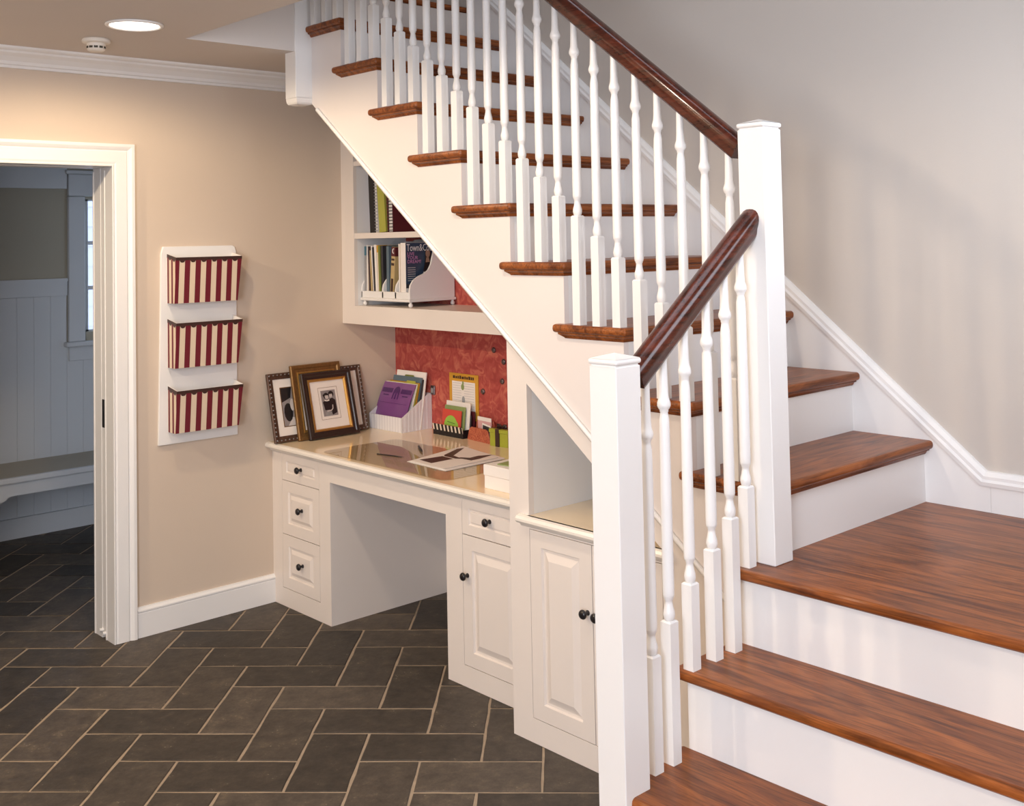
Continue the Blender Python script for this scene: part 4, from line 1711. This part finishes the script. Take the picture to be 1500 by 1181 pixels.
# ------------------------------------------------------------------ on the worktop
gp = thing('desk_pad', 'clear glassy desk pad lying along the front of the worktop', 'desk pad', (0.88, 0.41, DZ))
m = MB()
hx, hy, rr = 0.455, 0.215, 0.04
pts = []
for cx, cy, a in ((hx - rr, -hy + rr, -PI / 2), (hx - rr, hy - rr, 0), (-hx + rr, hy - rr, PI / 2), (-hx + rr, -hy + rr, PI)):
    pts += [(cx + rr * math.cos(a + i * PI / 8), cy + rr * math.sin(a + i * PI / 8)) for i in range(5)]
m.prism(pts, 'z', 0.0004, 0.0034)
m.build('sheet', 'desk_glass', gp, False)
PZ = DZ + 0.0036
pp = [(0.930, 0.329), (1.171, 0.321), (1.162, 0.636), (0.838, 0.704)]
ctr = (1.02, 0.50)


def paper(label, z, pts, prints=None, bend=0.0, rot=0.0):
    t = thing('paper_sheet', label, 'paper', (ctr[0], ctr[1], z), rot, 'papers on the desk pad')
    m = MB()
    m.prism([(a - ctr[0], b - ctr[1]) for a, b in pts], 'z', 0.0, 0.0012)
    m.build('sheet', 'paper_white', t, False)
    if prints:
        m = MB()
        for poly in prints:
            m.bm.faces.new([m.bm.verts.new((a - ctr[0], b - ctr[1], 0.0016)) for a, b in poly])
        m.build('print', 'dark_brown', t, False)
    return t


paper('pale sheet at the bottom of the papers on the desk pad', PZ, [(0.915, 0.322), (1.195, 0.312), (1.192, 0.650), (0.865, 0.690)])
paper('white sheet in the middle of the papers on the desk pad', PZ + 0.0014, [(0.925, 0.330), (1.186, 0.320), (1.182, 0.655), (0.850, 0.695)])
paper('white brochure with dark brown shapes on top of the desk papers', PZ + 0.0040, pp,
      [[(0.943, 0.369), (0.957, 0.486), (1.040, 0.480), (1.041, 0.358)], [(0.944, 0.505), (0.876, 0.640), (0.885, 0.673), (0.988, 0.523)],
       [(0.946, 0.508), (0.992, 0.526), (1.072, 0.508), (1.045, 0.490), (0.962, 0.492)], [(1.072, 0.508), (1.127, 0.509), (1.125, 0.560), (1.103, 0.656), (1.070, 0.600), (1.078, 0.545), (1.030, 0.520)]])
for lab, a, b, r in (('short black pen lying on the clear desk pad beside the papers', (0.690, 0.560), (0.815, 0.485), 0.0052), ('thin dark pencil lying on the desk pad near the front edge', (0.681, 0.329), (0.837, 0.365), 0.0026)):
    t = thing('pen' if r > 0.004 else 'pencil', lab, 'pen' if r > 0.004 else 'pencil', (a[0], a[1], PZ), math.atan2(b[1] - a[1], b[0] - a[0]))
    L = math.hypot(b[0] - a[0], b[1] - a[1])
    m = MB()
    m.lathe([(r * 0.7, 0.0), (r, 0.004), (r, L * 0.78), (r * 0.8, L * 0.80)], (0, 0, r), 'x', 10)
    m.build('barrel', 'black', t, False)
    m = MB()
    m.lathe([(r * 0.78, L * 0.80), (r * 0.7, L * 0.90), (0.0006, L)], (0, 0, r), 'x', 10)
    m.build('tip', 'charcoal', t, False)
    if r > 0.004:
        m = MB()
        m.box(0.003, 0.040, -0.0014, 0.0014, 2 * r - 0.0004, 2 * r + 0.0012)
        m.build('clip', 'steel_grey', t, False)

wb = thing('white_box', 'white lidded box at the right end of the desk by the post', 'box', (1.690, 0.345, DZ), 0.0)
m = MB()
m.box(-0.155, 0.155, -0.115, 0.115, 0.0, 0.052, 0.002)
m.build('box_body', 'paper_white', wb, False)
m = MB()
m.box(-0.158, 0.158, -0.118, 0.118, 0.050, 0.092, 0.003)
m.build('lid', 'paper_white', wb, False)
gc = thing('green_booklet', 'green booklet lying on the white lidded box', 'booklet', (1.690, 0.350, DZ + 0.0922), 0.10)
m = MB()
m.box(-0.115, 0.115, -0.085, 0.095, 0, 0.004, 0.001)
m.build('cover', 'sage', gc, False)
m = MB()
for i in range(3):
    m.box(0.02 + i * 0.02, 0.030 + i * 0.02, -0.02, 0.05 - i * 0.02, 0.004, 0.0046)
m.build('print', 'black', gc, False)

# ------------------------------------------------------------------ mail organizer on the left wall
mo = thing('mail_organizer', 'white wall mail organizer with three red striped pockets', 'organizer', (0.0, -0.195, 1.28))
m = MB()
brd = [(-0.398, 0.832), (-0.002, 0.832), (-0.002, 1.705), (-0.010, 1.728), (-0.022, 1.733), (-0.370, 1.733), (-0.380, 1.70), (-0.384, 1.45), (-0.392, 1.10)]
m.prism(brd, 'x', 0.0, 0.015, 0.002, 1)
m.build('backboard', 'white_paint', mo)
PXT, PXB = 0.108, 0.088
for zt, zb in ((1.683, 1.474), (1.386, 1.181), (1.081, 0.889)):
    m = MB()
    bm = m.bm
    y0t, y1t, y0b, y1b = -0.352, -0.022, -0.352, -0.036
    P_ = lambda x, y, z: bm.verts.new((x, y, z))
    # front, sides, bottom as thin card
    A = [P_(PXB, y0b, zb), P_(PXB, y1b, zb), P_(PXT, y1t, zt), P_(PXT, y0t, zt)]
    Bk = [P_(0.0155, y0b, zb), P_(0.0155, y1b, zb), P_(0.0155, y1t, zt + 0.016), P_(0.0155, y0t, zt + 0.016)]
    f = bm.faces.new(A); f.material_index = 0
    f = bm.faces.new((A[0], A[3], Bk[3], Bk[0])); f.material_index = 1
    f = bm.faces.new((A[1], A[2], Bk[2], Bk[1])); f.material_index = 1
    f = bm.faces.new((A[0], A[1], Bk[1], Bk[0])); f.material_index = 2
    bmesh.ops.recalc_face_normals(bm, faces=bm.faces)
    bmesh.ops.translate(bm, verts=bm.verts, vec=(0, 0, 0))
    pk2 = m.build('pocket', ['awning_front', 'awning_side', 'white_paint', 'paper_white'], mo)
    md = pk2.modifiers.new('thickness', 'SOLIDIFY')
    md.thickness = 0.004
    md.offset = -1
    md.material_offset = 3
    md.material_offset_rim = 3
    # brown scalloped band along the top edge
    m = MB()
    bm = m.bm

    def front(y, d):
        k = d / (zt - zb)
        return (PXT + (PXB - PXT) * k + 0.0008, y, zt - d)
    w = y1t - y0t
    nsc = 6.28
    pts = [front(y0t, 0.0)]
    yv = y0t
    per = 0.0525
    low = []
    NN = 96
    for i in range(NN + 1):
        y = y0t + w * i / NN
        ph = ((y + 0.195) / per + 0.15 + 40) % 1.0
        d = 0.013
        if ph > 0.5:
            q = (ph - 0.75) / 0.25
            d = 0.013 + 0.011 * math.sqrt(max(0, 1 - q * q))
        low.append((y, d))
    for i in range(NN):
        a, b = low[i], low[i + 1]
        bm.faces.new([bm.verts.new(front(a[0], 0)), bm.verts.new(front(a[0], a[1])), bm.verts.new(front(b[0], b[1])), bm.verts.new(front(b[0], 0))])
    # left side band
    for i in range(20):
        xa_ = 0.016 + (PXT - 0.016) * i / 20
        xb_ = 0.016 + (PXT - 0.016) * (i + 1) / 20

        def sd_(x, d):
            return (x, y0t - 0.0008, zt + 0.016 * (1 - (x - 0.016) / (PXT - 0.016)) - d)

        def dep(x):
            ph = (x / 0.040 + 0.55 + 40) % 1.0
            if ph > 0.42:
                q = (ph - 0.71) / 0.29
                return 0.013 + 0.010 * math.sqrt(max(0, 1 - q * q))
            return 0.013
        bm.faces.new([bm.verts.new(sd_(xa_, 0)), bm.verts.new(sd_(xa_, dep(xa_))), bm.verts.new(sd_(xb_, dep(xb_))), bm.verts.new(sd_(xb_, 0))])
    bmesh.ops.recalc_face_normals(bm, faces=bm.faces)
    m.build('scalloped_band', 'dark_brown', pk2)

# ------------------------------------------------------------------ ceiling fittings
for i, (x, y, p, c) in enumerate(DOWNLIGHTS_AND_FILL[:1]):
    dl = thing('recessed_light', 'glowing round recessed light in the ceiling over the doorway', 'ceiling light', (x, y, CEIL))
    m = MB()
    m.lathe([(0.092, 0.0), (0.106, -0.001), (0.106, -0.006), (0.098, -0.010), (0.090, -0.006), (0.090, 0.0)], (x, y, CEIL), 'z', 32, cap=False)
    m.build('trim_ring', 'white_paint', dl)
    m = MB()
    m.lathe([(0.0905, -0.004), (0.060, -0.009), (0.02, -0.011), (0.001, -0.0112)], (x, y, CEIL), 'z', 32, cap=False)
    m.build('lens', 'lamp_lens', dl)
sx_, sy_ = 0.420, -0.835
sdt = thing('smoke_detector', 'round white smoke detector on the ceiling near the crown moulding', 'smoke detector', (sx_, sy_, CEIL))
m = MB()
m.lathe([(0.052, 0.0), (0.055, -0.004), (0.055, -0.012), (0.050, -0.016), (0.040, -0.018)], (sx_, sy_, CEIL), 'z', 28)
m.build('base', 'detector_white', sdt)
m = MB()
m.lathe([(0.036, -0.018), (0.037, -0.032), (0.034, -0.044), (0.026, -0.050), (0.002, -0.051)], (sx_, sy_, CEIL), 'z', 28)
m.build('cap', 'detector_white', sdt)
m = MB()
for a in (-0.95, -0.40, 0.15, 0.70, -1.5):
    c, s = math.cos(a), math.sin(a)
    bmv = []
    for dt in (-0.20, 0.20):
        for z in (-0.030, -0.039):
            bmv.append(m.bm.verts.new((sx_ + 0.0376 * math.cos(a + dt), sy_ + 0.0376 * math.sin(a + dt), CEIL + z)))
    m.bm.faces.new((bmv[0], bmv[1], bmv[3], bmv[2]))
m.build('vent_slot', 'dark_slot', sdt)

# ------------------------------------------------------------------ books on the upper shelf
SZ = 1.782


def book(name, label, x0, th, h, depth, mat, lean=0.0, y=0.655, pages=True, spiral=None, group='books on the upper bookcase shelf', cat='book', page='paper_white'):
    t = thing(name, label, cat, (x0, y, SZ + 0.0005), 0, group)
    t.rotation_euler = (0, lean, 0)
    m = MB()
    c = 0.0025
    m.box(0, c, 0, depth, 0, h)
    m.box(th - c, th, 0, depth, 0, h)
    if not spiral:
        m.box(c, th - c, 0, c, 0, h)
    m.build('cover', mat, t, False)
    m = MB()
    m.box(c, th - c, c + (0.003 if spiral else 0), depth - 0.004, 0.003, h - 0.003)
    m.build('pages', page, t, False)
    if spiral:
        m = MB()
        n = int(h / 0.016)
        for i in range(n):
            z = 0.010 + i * 0.016
            m.tube([(th / 2 + th * 0.55 * math.cos(q), -0.002 + 0.007 * math.sin(q), z) for q in [k * PI / 4 for k in range(9)]], 0.0018, 5)
        m.build('spiral_binding', spiral, t, False)
    return t


bk = book('notepad', 'thin grey notepad with lime labels at the left of the upper shelf', 0.150, 0.030, 0.290, 0.225, 'siding', 0.02, 0.690)
m = MB()
m.box(0.002, 0.028, -0.0006, 0.0, 0.245, 0.285)
m.build('label_sticker', 'yellow_green', bk, False)
m = MB()
m.box(0.002, 0.028, -0.0006, 0.0, 0.002, 0.035)
m.build('label_sticker', 'yellow_green', bk, False)
book('spiral_notebook', 'black spiral bound book with pale page edges on the upper shelf', 0.192, 0.046, 0.302, 0.22, 'black', -0.04, 0.655)
book('spiral_notebook', 'slim pale notebook with a white coil between the black and lime books', 0.243, 0.014, 0.280, 0.22, 'paper_white', -0.03, 0.655, True, 'grey_print')
book('book', 'lime green book leaning left on the upper shelf', 0.272, 0.056, 0.30, 0.22, 'yellow_green', -0.075, 0.655)
book('book', 'maroon book between the lime green book and the coil notebook', 0.332, 0.012, 0.29, 0.22, 'maroon', -0.05, 0.662)
book('spiral_notebook', 'white edged notebook with a black coil, right end of the upper shelf', 0.354, 0.040, 0.275, 0.215, 'maroon', -0.02, 0.650, True, 'black')  # maroon cover imitates the red back panel lying in shade

# ------------------------------------------------------------------ magazine rack
RX0, RX1, RY0, RY1 = 0.150, 0.520, 0.652, 0.925
MZ = 1.413
mr = thing('magazine_rack', 'white wooden magazine rack with S-curved sides on ball feet', 'magazine rack', (0.32, 0.79, MZ))
RX0 = 0.118
m = MB()
m.box(RX0, RX1 + 0.014, RY0 - 0.014, RY1 + 0.008, MZ + 0.026, MZ + 0.040, 0.004, 2)
m.build('base', 'white_paint', mr)
for x in (RX0 + 0.02, RX1):
    for y in (RY0 + 0.004, RY1 - 0.006):
        m = MB()
        m.lathe([(0.003, 0.0), (0.009, 0.003), (0.012, 0.010), (0.010, 0.017), (0.006, 0.020), (0.008, 0.026)], (x, y, MZ), 'z', 12)
        m.build('foot', 'white_paint', mr)
BZ2 = MZ + 0.040
side = [(RY0, BZ2), (RY1, BZ2), (RY1, 1.735), (0.905, 1.745), (0.860, 1.742), (0.828, 1.722), (0.806, 1.690), (0.795, 1.655), (0.786, 1.620), (0.768, 1.592), (0.740, 1.575),
        (0.705, 1.563), (0.675, 1.545), (0.657, 1.520), (RY0, 1.495)]
for x in (RX0, 0.300, 0.408, RX1):
    m = MB()
    m.prism(side, 'x', x - 0.010, x)
    m.build('side_panel' if x in (RX0, RX1) else 'divider', 'white_paint', mr)
m = MB()
m.box(RX0 - 0.010, RX1 - 0.010, RY0, RY0 + 0.010, BZ2, BZ2 + 0.034, 0.002)
m.build('front_lip', 'white_paint', mr)
m = MB()
m.box(RX0 - 0.010, RX1, RY1, RY1 + 0.008, BZ2, 1.735)
m.build('back', 'white_paint', mr)

MG = 'magazines in the white rack'
mags = [  # x, thickness, height, lean, spine colour, label, second spine colour
    (0.121, 0.011, 0.262, 0.02, 'silver_print', 'grey spined magazine, first from the left in the rack', 'teal'),
    (0.1345, 0.007, 0.268, 0.02, 'paper_white', 'thin white magazine, second from the left in the rack', None),
    (0.1435, 0.014, 0.262, 0.02, 'paper_cream', 'cream magazine with a teal spine top in the rack', 'teal'),
    (0.1600, 0.012, 0.258, -0.02, 'dark_brown', 'dark brown magazine beside the teal topped one', None),
    (0.1760, 0.010, 0.240, -0.05, 'tan_print', 'tan magazine leaning between dark ones in the rack', None),
    (0.1920, 0.009, 0.264, -0.08, 'paper_white', 'white magazine leaning left in the middle of the first bay', None),
    (0.2050, 0.008, 0.256, -0.06, 'charcoal', 'charcoal magazine behind the leaning white one', None),
    (0.2170, 0.017, 0.268, -0.05, 'paper_white', 'thickest white magazine in the first bay of the rack', None),
    (0.2370, 0.010, 0.266, -0.05, 'paper_cream', 'cream yellow magazine next to the thick white one', 'mustard'),
    (0.2500, 0.014, 0.262, -0.03, 'moss', 'olive spined magazine in the first bay of the rack', None),
    (0.2670, 0.016, 0.262, -0.02, 'charcoal', 'black spined magazine at the right of the first bay', None),
    (0.3060, 0.020, 0.260, 0.0, 'slate_blue', 'blue grey magazine at the left of the second bay', None),
    (0.3380, 0.030, 0.258, 0.09, 'tan_print', 'thick tan magazine with a red and white spine top', 'maroon'),
    (0.4120, 0.008, 0.270, 0.0, 'paper_white', 'slim white magazine next to the blue fashion magazine', None),
    (0.4215, 0.012, 0.270, 0.0, 'paper_cream', 'slim cream magazine between the white one and the blue fashion magazine', None),
]
for i, (x, th, h, ln, col, lab, top) in enumerate(mags):
    t = thing('magazine', lab, 'magazine', (x, RY0 + 0.012 + (i % 3) * 0.003, BZ2 + 0.0005), 0, MG)
    t.rotation_euler = (0, ln, 0)
    m = MB()
    m.box(0, th, 0, 0.205, 0, h, 0.001)
    m.build('body', col, t, False)
    if top:
        m = MB()
        m.box(-0.0004, th + 0.0004, -0.0006, 0.06, h * 0.82 if top != 'mustard' else h * 0.86, h - 0.001)
        m.build('spine_band', top, t, False)
    if lab.startswith('thick tan'):
        for bb in ((0.006, 0.024, -0.0012, 0.0, 0.002, 0.10), (0.004, 0.026, -0.0012, 0.0, 0.165, 0.178), (0.004, 0.026, -0.0012, 0.0, 0.190, 0.200)):
            m = MB()
            m.box(*bb)
            m.build('spine_print', 'dark_brown', t, False)
        m = MB()
        crs = circ(0.018, 0.238, 0.010, 0.013, 12, 0.6, 5.6) + circ(0.0215, 0.238, 0.0075, 0.010, 12, 5.4, 0.8)
        m.bm.faces.new([m.bm.verts.new((a, -0.0016, b)) for a, b in crs])
        m.build('letter', 'text_white', t, False)

cv = thing('magazine', 'blue fashion magazine with a dark haired woman on its cover', 'magazine', (0.4360, RY0 + 0.010, BZ2 + 0.0005), 0, MG)
CT = 0.040
m = MB()
m.box(0, CT, 0, 0.212, 0.0, 0.275, 0.0008)
m.build('body', 'paper_white', cv, False)
m = MB()
O, Uv, Vv = (CT, 0, 0), (0, 1, 0), (0, 0, 1)
m.shape(rect(0.001, 0.211, 0.052, 0.274), O, Uv, Vv, 0.0006, 0)
m.shape(rect(0.001, 0.211, 0.052, 0.072), O, Uv, Vv, 0.0009, 1)
m.shape([(0.094, 0.072), (0.106, 0.13), (0.118, 0.17), (0.121, 0.215), (0.122, 0.242), (0.140, 0.250), (0.158, 0.240), (0.164, 0.20), (0.156, 0.165), (0.176, 0.13), (0.176, 0.072)], O, Uv, Vv, 0.0010, 2)
m.shape(circ(0.138, 0.220, 0.014, 0.020), O, Uv, Vv, 0.0014, 3)
m.shape([(0.128, 0.200), (0.144, 0.200), (0.150, 0.178), (0.124, 0.176)], O, Uv, Vv, 0.0013, 3)
m.shape([(0.096, 0.085), (0.111, 0.095), (0.141, 0.135), (0.154, 0.13), (0.126, 0.088)], O, Uv, Vv, 0.0013, 3)
m.shape([(0.105, 0.08), (0.112, 0.08), (0.116, 0.13), (0.108, 0.13)], O, Uv, Vv, 0.0013, 4)
for i in range(7):
    z = 0.150 - i * 0.0105
    m.shape(rect(0.012, 0.060 + 0.012 * ((i * 3) % 3), z, z + 0.004), O, Uv, Vv, 0.0011, 5)
m.build('cover_print', ['navy', 'charcoal', 'hair_print', 'skin_print', 'text_white', 'grey_print'], cv, False)
XF = CT + 0.0022
text('Town&Country', 0.050, cv, (XF, 0.006, 0.234), (0, 1, 0), (0, 0, 1), 'text_white', 'lettering', sx=0.66)
for i, s in enumerate(('LIVE', 'YOUR', 'DREAM!')):
    text(s, 0.024, cv, (XF - 0.0004, 0.010, 0.212 - i * 0.019), (0, 1, 0), (0, 0, 1), 'pink_print', 'lettering')
